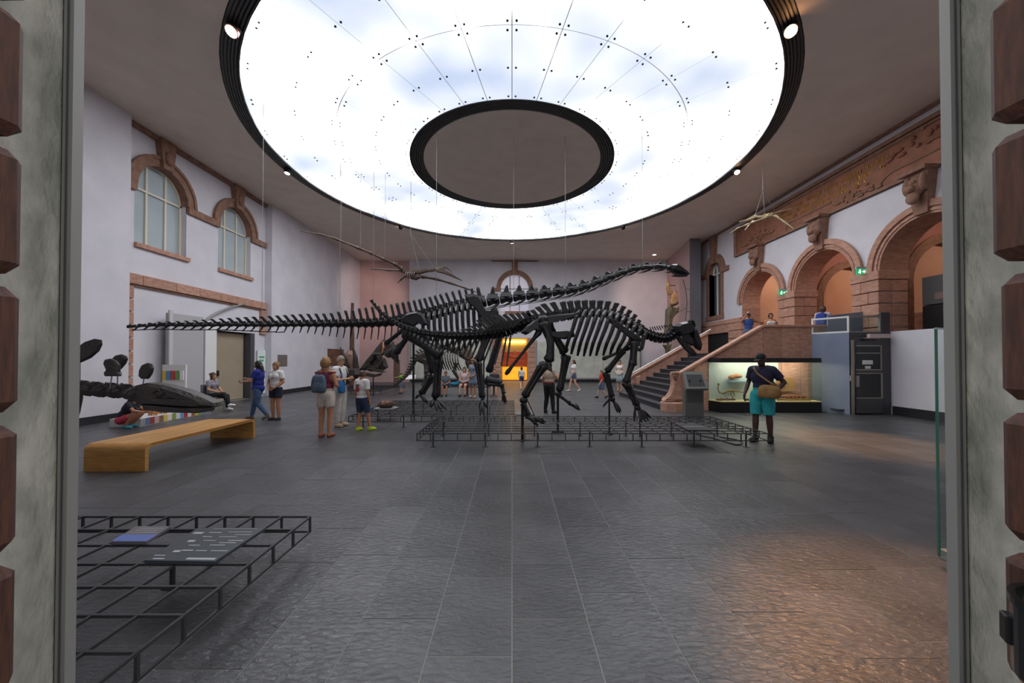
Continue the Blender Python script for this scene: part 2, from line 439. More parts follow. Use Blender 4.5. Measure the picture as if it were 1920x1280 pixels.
# ------------------------------------------------------------------ left wall
mb = MB(); mb.box(XL-.6, YF-.3, 0, XL, 10.4, ZC); struct(mb.build('wall_left', M_WALL), 'white left wall, near part')
mb = MB(); mb.box(XL-.6, 16.55, 0, XL, YB+.3, ZC); struct(mb.build('wall_left_far', M_WALL), 'white left wall, far part')
W1, W2, WR, WZ0, WZS = 11.66, 14.75, .87, 4.98, 6.85
mb = arch_wall(MB(), mpL, 10.4, 16.55, 0, ZC, [(W1, WR, WZ0, WZS, True), (W2, WR, WZ0, WZS, True), (14.7, 1.15, 0, 2.75, False)], .38)
struct(weld(mb.build('wall_left_bay', M_WALL)), 'white left wall bay with two arched windows')
for i, c in enumerate((W1, W2)):
    g = MB(); arch_pts = [mpL(c-WR*math.cos(PI*k_/16), .24, WZS+WR*math.sin(PI*k_/16)) for k_ in range(17)]
    g.prism([mpL(c-WR, .24, WZ0)] + arch_pts + [mpL(c+WR, .24, WZ0)], (-.03,0,0))
    wo = struct(g.build('window_%d' % (i+1), mat('blind_fabric', (176,188,192), .7, col2=(168,180,186), scale=1.2)), 'arched window with pale closed blind, %s of the two on the left wall' % ('nearer' if i == 0 else 'farther'))
    for u in (-WR*.36, WR*.36):
        h = math.sqrt(WR*WR-u*u); MB().box(XLR-.235, c+u-.03, WZ0, XLR-.19, c+u+.03, WZS+h).build('mullion', M_CREAM, wo, org=(0,0,0))
    MB().box(XLR-.235, c-WR, WZS-.06, XLR-.18, c+WR, WZS).build('transom', M_CREAM, wo, org=(0,0,0))
    arch_band(MB(), mpL, c, WZS, WR-.06, WR, .18, .24).build('arch_frame', M_CREAM, wo, org=(0,0,0))
    for sg in (-1, 1): MB().box(XLR-.24, min(c+sg*WR, c+sg*(WR-.06)), WZ0, XLR-.18, max(c+sg*WR, c+sg*(WR-.06)), WZS).build('side_frame', M_CREAM, wo, org=(0,0,0))
    MB().box(XLR-.24, c-WR, WZ0, XLR+.09, c+WR+.08, WZ0+.13).build('window_sill', M_STONE, wo, org=(0,0,0))
    tr = struct(arch_band(MB(), mpL, c, WZS, WR-.025, WR+.27, -.09, .18).build('trim_%d' % (i+1), M_STONE2), 'brown stone arch moulding over the left windows')
    arch_band(MB(), mpL, c, WZS, WR+.2, WR+.30, -.13, -.05).build('arch_bead', M_STONE2, tr, org=(0,0,0))
    ks = [mpL(c-.17, -.2, WZS+WR-.06), mpL(c+.17, -.2, WZS+WR-.06), mpL(c+.28, -.2, ZC-.02), mpL(c-.28, -.2, ZC-.02)]
    MB().prism(ks, (-.2,0,0)).build('keystone', M_STONE2, tr, org=(0,0,0))
    MB().ell(mpL(c, -.22, WZS+WR+.3), (.1,.14,.22), 10, 6).build('keystone_carving', M_STONE2, tr, org=(0,0,0))
tr = struct(MB().box(XLR-.02, 10.42, ZC-.14, XLR+.12, 16.5, ZC-.005).build('trim_3', M_STONE2), 'brown stone cornice above the left windows')
tr = struct(MB().box(XLR-.02, 10.42, 6.62, XLR+.1, W1-WR, 6.85).build('trim_4', M_STONE2), 'brown stone impost course beside the left windows')
for a, b in ((W1+WR, W2-WR), (W2+WR, 16.5)): MB().box(XLR-.02, a, 6.62, XLR+.1, b, 6.85).build('impost_block', M_STONE2, tr, org=(0,0,0))
tr = struct(MB().box(XLR-.02, 10.42, 3.80, XLR+.06, 16.5, 3.86).build('trim_5', M_STONE2), 'red sandstone band of blocks across the left wall bay')
y = 10.42
for ln in (.55, 1.1, .9, .95, .8, .9, .7, .18):
    MB().box(XLR-.02, y+.006, 3.86, XLR+.12, min(y+ln, 16.52)-.006, 4.16).build('band_block', M_STONE, tr, org=(0,0,0), bevel=.01); y += ln
tr = struct(MB().box(XLR-.02, 10.42, .0, XLR+.04, 10.7, 3.8).build('trim_6', M_STONE2), 'red sandstone pilaster of stacked blocks on the left wall')
for k_ in range(10): MB().box(XLR-.02, 10.405, .02+k_*.38, XLR+.10, 10.73, .38+k_*.38-.012).build('pilaster_block', M_STONE, tr, org=(0,0,0), bevel=.012)
tr = struct(MB().box(XLR-.02, 16.2, 2.8, XLR+.04, 16.5, 3.8).build('trim_7', M_STONE2), 'short red sandstone pilaster beside the side door')
for k_ in range(3): MB().box(XLR-.02, 16.18, 2.75+k_*.35, XLR+.10, 16.52, 3.09+k_*.35).build('pilaster_block', M_STONE, tr, org=(0,0,0), bevel=.012)
# side door with beige leaf
dr = struct(MB().box(XLR-.40, 13.55, 0, XLR-.36, 15.85, 2.75).build('door_1', mat('door_dark_void', (30,28,28), .8)), 'beige door leaf in dark frame in the left wall')
MB().box(XLR-.30, 13.98, .02, XLR-.22, 15.55, 2.70).build('door_leaf', mat('beige_door', (168,154,132), .6, col2=(160,146,124), scale=1), dr, org=(0,0,0))
MB().box(XLR-.36, 15.6, 0, XLR+.05, 15.84, 2.75).build('door_frame', M_LIFTD, dr, org=(0,0,0))
MB().box(XLR-.36, 13.56, 0, XLR-.02, 13.62, 2.75).build('door_frame', M_LIFTD, dr, org=(0,0,0))
MB().box(XLR-.22, 14.12, 1.0, XLR-.19, 14.24, 1.22).build('door_handle', M_BLACK, dr, org=(0,0,0))
for nm, a, b, xx in (('baseboard_left', YF, 10.4, XL), ('baseboard_left_far', 16.55, YB, XL)):
    struct(MB().box(xx, a, 0, xx+.025, b, .2).build(nm, M_BASE), 'black skirting along the left wall')
struct(MB().box(XLR, 10.5, 0, XLR+.02, 13.5, .2).build('baseboard_left_bay', M_BASE), 'black skirting in the left wall bay')

# ------------------------------------------------------------------ back wall
mb = arch_wall(MB(), mpB, -7.25, 10.95, 0, ZC, [(.19, 1.0, 5.0, 6.62, True), (.19, .93, .0, 3.1, False)], .45)
struct(weld(mb.build('wall_back', M_WALL)), 'white back wall with small arched window and glowing niche')
struct(MB().box(XL-.3, YB+.15, 0, -7.25, YB+.55, ZC).build('wall_back_side', M_WARM), 'rose tinted recessed strip of the back wall')
g = MB(); pts = [mpB(.19-1.0*math.cos(PI*k_/16), .3, 6.62+1.0*math.sin(PI*k_/16)) for k_ in range(17)]
g.prism([mpB(-.81,.3,5.0)]+pts+[mpB(1.19,.3,5.0)], (0,.03,0))
wo = struct(g.build('window_3', mat('bright_pane', (205,195,205), .3, col2=(170,180,205), scale=.9, emit=.35)), 'small arched window high on the back wall')
for u in (-.33, .33): MB().box(.19+u-.03, YB+.24, 5.0, .19+u+.03, YB+.3, 6.62+math.sqrt(1-u*u)).build('mullion', M_STEEL, wo, org=(0,0,0))
for z in (5.9, 6.6): MB().box(-.81, YB+.24, z, 1.19, YB+.3, z+.05).build('transom', M_STEEL, wo, org=(0,0,0))
tr = struct(arch_band(MB(), mpB, .19, 6.62, 1.0, 1.3, -.08, .2).build('trim_8', M_STONE2), 'brown stone arch moulding of the back window')
for sg in (-1, 1): MB().box(min(.19+sg*.98, .19+sg*1.62), YB-.09, 6.4, max(.19+sg*.98, .19+sg*1.62), YB+.2, 6.64).build('impost_block', M_STONE2, tr, org=(0,0,0))
MB().box(-.02, YB-.16, 7.55, .4, YB, ZC-.02).build('keystone', M_STONE2, tr, org=(0,0,0))
MB().box(-1.45, YB-.06, ZC-.1, 1.85, YB, ZC-.03).build('cornice_strip', M_STONE2, tr, org=(0,0,0))
MB().box(-.5, YB-.05, 4.78, .9, YB+.3, 5.0).build('window_sill', M_STONE2, tr, org=(0,0,0))
# stone surround of the niche in courses
tr = struct(MB().box(-.98, YB-.06, 0, -.97, YB, 3.2).build('trim_9', M_STONE2), 'red sandstone surround of the glowing niche')
for k_ in range(9):
    for a, b in ((-1.42, -.75), (1.13, 1.62)): MB().box(a, YB-.1, .02+k_*.345, b, YB+.02, .35+k_*.345).build('surround_block', M_STONE, tr, org=(0,0,0), bevel=.012)
struct(MB().box(-7.2, YB-.03, 0, -1.45, YB, .2).build('baseboard_back', M_BASE), 'black skirting of the back wall left of the niche')
struct(MB().box(1.65, YB-.03, 0, 10.9, YB, .2).build('baseboard_back_right', M_BASE), 'black skirting of the back wall right of the niche')
# fossil wall slabs either side of the niche
M_SLABF = mat('fossil_slab', (208,208,196), .7, col2=(182,184,172), scale=1.6, detail=8, bump=.4, bscale=9)
for nm, lab, xs in (('fossil_slab_wall', 'grey green fossil stone slab on back wall left of the niche', (-7.1, -5.2, -3.3, -1.55)), ('fossil_slab_wall', 'grey green fossil stone slab on back wall right of the niche', (1.75, 4.1, 6.4, 9.0))):
    t = thing(nm, lab, 'stone slab', ((xs[0]+xs[-1])/2, YB-.06, .3))
    for a, b in zip(xs[:-1], xs[1:]): MB().box(a+.012, YB-.07, .3, b-.012, YB-.005, 2.85).build('slab_panel', M_SLABF, t, bevel=.012)
    for sx in (xs[0]-.06, xs[-1]): MB().box(sx, YB-.12, .2, sx+.06, YB-.004, 2.95).build('side_bar', M_STEEL, t)
    MB().box(xs[0]-.06, YB-.13, .2, xs[-1]+.06, YB-.004, .3).build('bottom_bar', M_STEEL, t)

# angled rose partition in the right back corner and its grey end
mb = MB(); a, b, c, d = V(10.95, YB, 0), V(10.30, 21.3, 0), V(10.88, 21.3, 0), V(XR+.1, YB, 0)
up = V(0,0,ZC)
struct(mb.prism([a,b,c,d], up).build('wall_partition', M_WARM), 'rose tinted angled partition in the right back corner')
struct(MB().box(10.28, 21.24, 0, 10.90, 21.30, ZC).build('wall_partition_end', M_GREY), 'grey end of the partition')

# ------------------------------------------------------------------ right wall: arcade on the gallery
ZG = 1.9                                         # gallery floor
AR = [(16.95, 1.30), (13.55, 1.30), (10.15, 1.30), (6.75, 1.30), (3.35, 1.3)]      # arch centres
ZS = 4.40
holes = [(c, r, ZG if c > 12 else 2.5, ZS, True) for c, r in AR] + [(20.75, .62, 4.05, 6.5, True)]
mb = arch_wall(MB(), mpR, YF-.3, YB+.3, 0, ZC, holes, .75)
struct(weld(mb.build('wall_right', M_WALL)), 'white right wall with gallery arches')
for i, (c, r) in enumerate(AR[:3]):
    tr = struct(arch_band(MB(), mpR, c, ZS, r-.05, r+.27, -.07, .80, 24).build('trim_%d' % (10+i), M_STONE), 'red sandstone moulded arch of the gallery arcade')
    arch_band(MB(), mpR, c, ZS, r+.14, r+.32, -.13, -.06, 24).build('outer_moulding', M_STONE, tr, org=(0,0,0))
    arch_band(MB(), mpR, c, ZS, r+.02, r+.08, -.10, -.06, 24).build('inner_bead', M_STONE, tr, org=(0,0,0))
    kp = [mpR(c-.17, -.16, ZS+r-.02), mpR(c+.17, -.16, ZS+r-.02), mpR(c+.30, -.30, ZS+r+1.12), mpR(c-.30, -.30, ZS+r+1.12)]
    kk = MB().prism(kp, (.3,0,0)).build('keystone', M_STONE2, tr, org=(0,0,0))
    MB().box(XR-.44, c-.36, ZS+r+1.10, XR+.02, c+.36, ZS+r+1.20).build('keystone_cap', M_STONE2, kk, org=(0,0,0))
    h = MB(); hc = mpR(c, -.30, ZS+r+.72)
    h.ell(hc, (.17,.24,.28), 12, 8); h.ell(hc+V(-.13,0,-.05), (.12,.14,.12), 10, 6); h.ell(hc+V(-.08,0,-.30), (.10,.17,.18), 10, 6)
    for sg in (-1, 1): h.ell(hc+V(0,.2*sg,.05), (.12,.10,.24), 8, 6); h.ell(hc+V(-.13,.09*sg,.1), .05, 8, 6); h.ell(hc+V(.02,.2*sg,.26), (.08,.07,.09), 8, 6)
    h.build('lion_head', M_STONE2, kk, org=(0,0,0), smooth=True)
# piers in courses of blocks
for i in range(4):
    ya = AR[i+1][0]+AR[i+1][1]; yb = AR[i][0]-AR[i][1]
    if i > 2: break
    tr = struct(MB().box(XR-.05, ya+.03, ZG, XR+.75, yb-.03, ZS-.02).build('trim_%d' % (14+i), M_STONE2), 'red sandstone pier between two gallery arches')
    nb = 6; hh = (ZS-ZG-.26)/nb
    for k_ in range(nb):
        z0 = ZG+k_*hh; split = (ya+yb)/2 + (.12 if k_ % 2 else -.12)
        MB().box(XR-.12, ya-.06, z0+.012, XR+.30, split-.005, z0+hh-.012).build('pier_block', M_STONE, tr, org=(0,0,0), bevel=.015)
        MB().box(XR-.12, split+.005, z0+.012, XR+.30, yb+.06, z0+hh-.012).build('pier_block', M_STONE, tr, org=(0,0,0), bevel=.015)
        MB().box(XR+.31, ya-.06, z0+.012, XR+.80, yb+.06, z0+hh-.012).build('pier_block', M_STONE, tr, org=(0,0,0), bevel=.015)
    MB().box(XR-.15, ya-.09, ZS-.26, XR+.83, yb+.09, ZS+.02).build('impost', M_STONE, tr, org=(0,0,0), bevel=.02)
# far jamb of the first arch and stone course towards the partition
tr = struct(MB().box(XR-.06, 18.25, ZG, XR+.75, 18.9, 3.5).build('trim_17', M_STONE2), 'red sandstone pier at the far end of the arcade')
for k_ in range(4): MB().box(XR-.14, 18.22, ZG+k_*.4+.012, XR+.8, 19.3, ZG+(k_+1)*.4-.012).build('pier_block', M_STONE, tr, org=(0,0,0), bevel=.015)
for k_, (a, b) in enumerate(((18.22, 19.6), (19.6, 20.9), (20.9, 22.2))): MB().box(XR-.16, a+.006, 3.5, XR+.02, b-.006, 3.72).build('course_block', M_STONE, tr, org=(0,0,0), bevel=.015)
for k_, (a, b) in enumerate(((21.5, 22.2), )):
    for q in range(4): MB().box(XR-.12, a, ZG+q*.4+.012, XR+.02, b, ZG+(q+1)*.4-.012).build('course_block', M_STONE, tr, org=(0,0,0), bevel=.015)
MB().box(XR-.12, 19.3, 3.05, XR+.02, 21.5, 3.5).build('lintel', M_STONE, tr, org=(0,0,0), bevel=.015)
MB().box(XR-.02, 19.3, ZG, XR+.02, 21.5, 3.05).build('recess_shade_sheet', mat('recess_shade_sheet', (26,24,24), .9), tr, org=(0,0,0))  # flat sheet flush with the wall, shade of an opening put into its colour
for k_ in range(3): MB().box(XR-.05, 18.19, 3.5+k_*.3+.006, XR+.8, 18.27, 3.8+k_*.3-.006).build('jamb_block', M_STONE, tr, org=(0,0,0))
# far window of the right wall
c = 20.75; r = .62
g = MB(); pts = [mpR(c-r*math.cos(PI*k_/12), .3, 6.5+r*math.sin(PI*k_/12)) for k_ in range(13)]
g.prism([mpR(c-r,.3,4.05)]+pts+[mpR(c+r,.3,4.05)], (.03,0,0))
wo = struct(g.build('window_4', mat('dim_pane', (92,84,86), .25)), 'tall narrow arched window near the far end of the right wall')
for u in (-.22, .22): MB().box(XR+.22, c+u-.03, 4.05, XR+.29, c+u+.03, 6.5+math.sqrt(r*r-u*u)).build('mullion', M_WHITE, wo, org=(0,0,0))
for z in (6.45,): MB().box(XR+.22, c-r, z, XR+.29, c+r, z+.06).build('transom', M_WHITE, wo, org=(0,0,0))
arch_band(MB(), mpR, c, 6.5, r-.06, r, .2, .29).build('arch_frame', M_WHITE, wo, org=(0,0,0))
tr = struct(arch_band(MB(), mpR, c, 6.5, r-.02, r+.42, -.08, .3).build('trim_18', M_STONE2), 'brown stone moulding of the tall narrow window')
for sg in (-1, 1): MB().box(XR-.06, min(c+sg*r, c+sg*(r+.22)), 3.95, XR+.3, max(c+sg*r, c+sg*(r+.22)), 6.5).build('jamb_stone', M_STONE2, tr, org=(0,0,0))
MB().box(XR-.1, c-r-.25, 3.85, XR+.2, c+r+.25, 4.07).build('window_sill', M_STONE2, tr, org=(0,0,0))
for sg in (-1, 1): MB().box(XR-.12, min(c+sg*(r+.02), c+sg*(r+.75)), 6.36, XR, max(c+sg*(r+.02), c+sg*(r+.75)), 6.6).build('impost_block', M_STONE2, tr, org=(0,0,0))
MB().prism([mpR(c-.16,-.16,7.0), mpR(c+.16,-.16,7.0), mpR(c+.28,-.2,ZC-.1), mpR(c-.28,-.2,ZC-.1)], (.3,0,0)).build('keystone', M_STONE2, tr, org=(0,0,0))
struct(MB().box(XR-.08, YF, ZC-.1, XR, 22.2, ZC-.005).build('trim_19', M_STONE2), 'thin brown cornice at the top of the right wall')
struct(MB().box(XR-.03, YF, 0, XR, 11.1, .26).build('baseboard_right', M_BASE), 'dark skirting of the right wall')

# carved inscription frieze on the right wall
FR = thing('inscription_frieze', 'long carved red sandstone frieze with gold lettering high on right wall', 'frieze', (XR, 12, 6.85))
fa, fb, fz0, fz1 = 4.0, 18.75, 6.84, 8.28
MB().box(XR-.05, fa, fz0, XR, fb, fz1).build('frieze_field', M_FRIEZE, FR)
MB().box(XR-.13, fa, fz1-.12, XR, fb+.05, fz1).build('top_moulding', M_STONE2, FR)
MB().box(XR-.10, fa, fz1-.22, XR, fb+.02, fz1-.16).build('top_bead', M_STONE2, FR)
MB().box(XR-.12, fb-.16, fz0, XR, fb+.05, fz1-.12).build('end_moulding', M_STONE2, FR)
MB().box(XR-.11, fa, fz0, XR, fb+.05, fz0+.09).build('bottom_moulding', M_STONE2, FR)
def line_rel(mb, pts, r): mb.tube([V(XR-.06, y, z) for y, z in pts], r, 6, ref=(1,0,0))
mb = MB()
line_rel(mb, [(18.3, 7.2), (16.0, 7.2)], .03); line_rel(mb, [(15.3,7.0),(15.2,7.2),(15.05,7.25),(13.1,7.25)], .03); line_rel(mb, [(11.4,7.02),(11.2,7.2),(11.0,7.28),(7.0,7.28)], .03)
line_rel(mb, [(18.3,7.2),(18.3,8.05),(10.2,8.05)], .02)
mb.build('panel_edging', M_STONE2, FR)
def scroll(mb, y, z, s):
    rr = random.Random(int(y*100))
    for k_ in range(16):
        a = k_*.62; rad = s*(.08+.045*k_); mb.ell(V(XR-.07, y+rad*math.cos(a), z+.45*rad*math.sin(a)), (.04*s, .07*s, .06*s), 7, 5)
    for k_ in range(10): mb.ell(V(XR-.07, y+rr.uniform(-1.3,1.3)*s, z+rr.uniform(-.18,.1)*s), (.05*s, .14*s, .06*s), 7, 5)
mb = MB(); scroll(mb, 12.2, 7.1, .8); mb.build('leaf_carving', M_STONE2, FR, smooth=True)['kind'] = 'stuff'
mb = MB(); scroll(mb, 17.0, 7.25, .9); mb.build('leaf_carving', M_FRIEZE, FR, smooth=True)['kind'] = 'stuff'
mb = MB(); scroll(mb, 9.9, 7.8, 1.0); mb.build('leaf_carving', M_FRIEZE, FR, smooth=True)['kind'] = 'stuff'
mb = MB(); scroll(mb, 11.8, 8.15, .5); mb.build('leaf_carving', M_STONE2, FR, smooth=True)['kind'] = 'stuff'
M_GOLD = mat('gold_letters', (196,150,62), .35, metal=.6)
mb = MB(); rr = random.Random(5)
for z0, ya, yb in ((7.75, 15.9, 10.8), (7.55, 15.6, 11.2), (7.36, 15.2, 12.2)):
    y = ya
    while y > yb:
        wd = rr.randint(3, 8)
        for q in range(wd):
            mb.box(XR-.066, y-.018, z0, XR-.048, y, z0+.11)
            if rr.random() < .6: mb.box(XR-.066, y-.075, z0, XR-.048, y-.06, z0+.11)
            if rr.random() < .6: mb.box(XR-.066, y-.075, z0+rr.choice((.0,.05,.096)), XR-.048, y, z0+.014+rr.choice((.0,.05,.09)))
            y -= .11
        y -= .14
mb.build('gold_lettering', M_GOLD, FR)['kind'] = 'stuff'

# ------------------------------------------------------------------ gallery behind the arcade
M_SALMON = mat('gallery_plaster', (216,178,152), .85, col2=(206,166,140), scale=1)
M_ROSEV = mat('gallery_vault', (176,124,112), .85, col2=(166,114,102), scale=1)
GX0, GX1 = XR+.75, 16.2
struct(MB().box(XR+.76, 1.2, ZG-.3, GX1, 19.2, ZG).build('floor_gallery', M_STONE2), 'stone floor of the raised gallery')
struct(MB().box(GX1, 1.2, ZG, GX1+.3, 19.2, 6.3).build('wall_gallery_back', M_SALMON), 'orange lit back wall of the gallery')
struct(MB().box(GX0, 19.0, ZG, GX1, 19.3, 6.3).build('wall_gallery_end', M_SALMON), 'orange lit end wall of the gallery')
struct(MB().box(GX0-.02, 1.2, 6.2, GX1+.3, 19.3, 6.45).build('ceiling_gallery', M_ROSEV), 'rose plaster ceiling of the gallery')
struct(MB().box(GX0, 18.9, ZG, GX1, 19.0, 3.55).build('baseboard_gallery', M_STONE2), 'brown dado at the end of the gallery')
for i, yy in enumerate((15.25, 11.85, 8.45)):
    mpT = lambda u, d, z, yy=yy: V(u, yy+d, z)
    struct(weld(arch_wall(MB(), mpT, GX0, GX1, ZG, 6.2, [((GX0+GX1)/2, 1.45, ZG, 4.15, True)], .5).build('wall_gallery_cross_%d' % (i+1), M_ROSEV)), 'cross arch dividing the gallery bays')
    tr = struct(arch_band(MB(), mpT, (GX0+GX1)/2, 4.15, 1.33, 1.62, -.05, .55).build('trim_%d' % (20+i), M_STONE2), 'stone rib of a gallery cross arch')
    for sg in (-1, 1):
        cx = (GX0+GX1)/2 + sg*1.5; MB().box(cx-.17, yy-.06, ZG, cx+.17, yy+.56, 4.15).build('rib_pier', M_STONE2, tr, org=(0,0,0))
struct(MB().box(GX1-.04, 12.4, ZG, GX1, 19.0, 3.5).build('trim_24', M_STONE2), 'brown dado along the gallery back wall')
for nm, (x, y, z, pw) in {'a': (13.9, 17.2, 5.9, 75), 'b': (13.9, 13.6, 5.9, 45), 'c': (13.9, 10.2, 5.9, 30)}.items():
    t = thing('ceiling_spotlight', {'a': 'small ceiling lamp in the far bay of the gallery', 'b': 'small ceiling lamp in the middle bay of the gallery', 'c': 'small ceiling lamp in the near bay of the gallery'}[nm], 'lamp', (x, y, 6.2))
    MB().lathe([(.02,6.2),(.1,6.2),(.12,6.06),(.02,6.06)], (x,y,0), 12).build('lamp_housing', M_BLACK, t)
    MB().lathe([(.01,6.055),(.09,6.055),(.09,6.045),(.01,6.045)], (x,y,0), 12).build('lamp_lens', mat('lamp_warm', (255,214,170), .4, emit=14), t)
    l = point((x, y, z-.05), pw, (1, .82, .64), .12)

# ------------------------------------------------------------------ front wall with the entrance, jambs
struct(weld(arch_wall(MB(), lambda u, d, z: V(u, YF-.02-d, z), XLR-.1, XR+.8, 0, ZC, [(0, 1.765, 0, 3.9, False)], .37).build('wall_front', M_WALL)), 'wall of the hall around the entrance')
for sg, nm in ((-1, 'wall_jamb_left'), (1, 'wall_jamb_right')):
    def bx(mb, a, b, y0, y1, z0, z1): return mb.box(min(sg*a, sg*b), y0, z0, max(sg*a, sg*b), y1, z1)
    jm = struct(bx(MB(), 1.716, 1.764, 1.07, 1.41, .4, 3.9).build(nm, M_PLASTER), 'mottled plaster jamb on the %s of the entrance' % ('left' if sg < 0 else 'right'))
    bx(MB(), 1.55, 2.6, 1.00, 1.058, 0, 4.4).build('jamb_back', M_PLASTER, jm, org=(0,0,0))
    for k_ in range(12):
        zb = .0 + k_*.383 + (.035 if sg > 0 else 0)
        xo = 1.375 if sg < 0 else (1.345 + (.0 if k_ > 4 else .02))
        bx(MB(), xo, 2.4, .72, 1.05, zb+.018, zb+.365).build('jamb_block', M_RUST, jm, org=(0,0,0), bevel=.03)
    fr = struct(bx(MB(), 1.662, 1.70, 1.385, 1.42, .40, 3.9).build('window_%d' % (5 if sg < 0 else 6), M_STEEL), 'grey metal frame post of the %s entrance glazing' % ('left' if sg < 0 else 'right'))
    bx(MB(), 1.678, 1.683, 1.381, 1.386, .40, 3.9).build('frame_groove', M_LIFTD, fr, org=(0,0,0))
    bx(MB(), 1.655, 1.764, 1.10, 1.43, .36, .44).build('bottom_rail', M_LIFTD, fr, org=(0,0,0))
    bx(MB(), 1.698, 1.718, 1.395, 1.41, .44, 3.9).build('mortar_gap', mat('mortar_gap', (96,88,62), .95, col2=(60,56,44), scale=20, bump=.8, bscale=60), fr, org=(0,0,0))
    struct(bx(MB(), 1.62, 1.764, 1.08, 1.44, 0, .36).build('trim_%d' % (25 if sg < 0 else 26), M_RUST), 'low plinth under the entrance frame')
# ------------------------------------------------------------------ low iron grids that carry the skeletons
CELL = .25
def grid(name, label, x0, x1, y0, y1, legs, zt=.31, zl=.18):
    nx, ny = round((x1-x0)/CELL), round((y1-y0)/CELL); x1 = x0+nx*CELL; y1 = y0+ny*CELL
    t = thing(name, label, 'iron grid', ((x0+x1)/2, (y0+y1)/2, 0)); o = ORG[t.name]; w_ = .016
    mx = MB().box(-(x1-x0)/2, -w_/2, -w_, (x1-x0)/2, w_/2, 0).mesh('cross_bar'); mx.materials.append(M_IRON)
    my = MB().box(-w_/2, -(y1-y0)/2, -w_, w_/2, (y1-y0)/2, 0).mesh('long_bar'); my.materials.append(M_IRON)
    mp_ = MB().box(-w_/2, -w_/2, zl-w_, w_/2, w_/2, zt-w_*.5).mesh('edge_post'); mp_.materials.append(M_IRON)
    ml = MB().box(-.012, -.012, 0.008, .012, .012, zt-w_).box(-.045, -.045, 0, .045, .045, .008).mesh('leg'); ml.materials.append(M_IRON)
    cx, cy = (x0+x1)/2-o.x, (y0+y1)/2-o.y
    for j in range(ny+1): inst(mx, 'cross_bar', t, (cx, y0+j*CELL-o.y, zt))
    for i in range(nx+1): inst(my, 'long_bar', t, (x0+i*CELL-o.x, cy, zt-.001))
    for yy in (y0, y1): inst(mx, 'lower_rail', t, (cx, yy-o.y, zl))
    for xx in (x0, x1): inst(my, 'lower_rail', t, (xx-o.x, cy, zl-.001))
    for i in range(nx+1):
        for yy in (y0, y1): inst(mp_, 'edge_post', t, (x0+i*CELL-o.x, yy-o.y, 0))
    for j in range(1, ny):
        for xx in (x0, x1): inst(mp_, 'edge_post', t, (xx-o.x, y0+j*CELL-o.y, 0))
    i = 1
    while i < nx:
        j = 1
        while j < ny:
            inst(ml, 'leg', t, (x0+i*CELL-o.x, y0+j*CELL-o.y, 0)); j += legs
        i += legs
    return t
GR1 = grid('iron_grid', 'low black iron grid at the lower left carrying two info panels', -5.78, -1.78, 1.52, 3.27, 4)
GR2 = grid('iron_grid', 'wide low black iron grid under the front dinosaur skeleton', -1.76, 4.74, 6.85, 8.85, 4)
GR3 = grid('iron_grid', 'low black iron grid under the long necked skeleton, holding the egg nest', -3.92, .08, 8.87, 12.12, 4)
GR4 = grid('iron_grid', 'faint low iron grid far left beneath the horned skull', -8.0, -5.6, 15.5, 19.0, 5)

# info panels lying on the first grid
def info_panel(label, quad_px, col, rows_, z=.335, seed=1, band=None):
    q = [G(px, py, z) for px, py in quad_px]       # near-left, near-right, far-right, far-left
    c = sum(q, V(0,0,0))/4; t = thing('exhibit_label', label, 'sign', (c.x, c.y, .312))
    MB().prism(q, (0,0,-.022)).build('board', mat('panel_'+str(seed), col, .45), t)
    rr = random.Random(seed)
    L_ = lambda u, v: (q[0].lerp(q[1], u)).lerp(q[3].lerp(q[2], u), v) + V(0,0,.0015)
    if band:
        MB().add([L_(0, .02), L_(1, .02), L_(1, .42), L_(0, .42)], [(0,1,2,3)]).build('title_band', mat('blue_band', band, .5), t)
    for (u0, u1, v0, v1) in rows_:
        v1 = v0+(v1-v0)*.5
        MB().add([L_(u0,v0), L_(u1,v0), L_(u1,v1), L_(u0,v1)], [(0,1,2,3)]).build('text_line', mat('print_pale', (176,178,180), .6), t)
    return t
info_panel('slate grey info panel with white print on the near iron grid', [(271,1050),(403,1052),(498,989),(372,989)], (60,66,72),
    [(.55,.96,.03,.13),(.08,.24,.03,.09),(.02,.18,.12,.16),(.72,.96,.26,.30),(.5,.66,.26,.30),(.20,.30,.22,.33),(.30,.46,.26,.32),(.28,.44,.41,.45),(.58,.80,.42,.46),(.66,.9,.49,.53),
     (.17,.27,.52,.63),(.38,.56,.56,.59),(.74,.96,.56,.60),(.28,.42,.68,.72),(.52,.78,.68,.71),(.70,.95,.75,.78),(.06,.20,.78,.9),(.28,.46,.82,.86),(.55,.9,.84,.87),(.25,.9,.95,.97)], seed=1)
info_panel('small grey info panel with blue band on the near iron grid', [(208,1015),(275,1015),(320,986),(255,986)], (104,100,104), [(.15,.9,.55,.6),(.2,.85,.68,.73),(.2,.9,.82,.87)], seed=2, band=(92,112,178))
info_panel('thin grey info panel on the grid behind the front skeleton', [(967,777),(1003,777),(1003,771),(968,771)], (86,88,90), [(.1,.9,.5,.62)], seed=3)
info_panel('dark info panel lying on the wide grid beside the kiosk', [(1290,806),(1345,806),(1310,794),(1265,794)], (40,42,44), [(.1,.9,.5,.6)], seed=4)

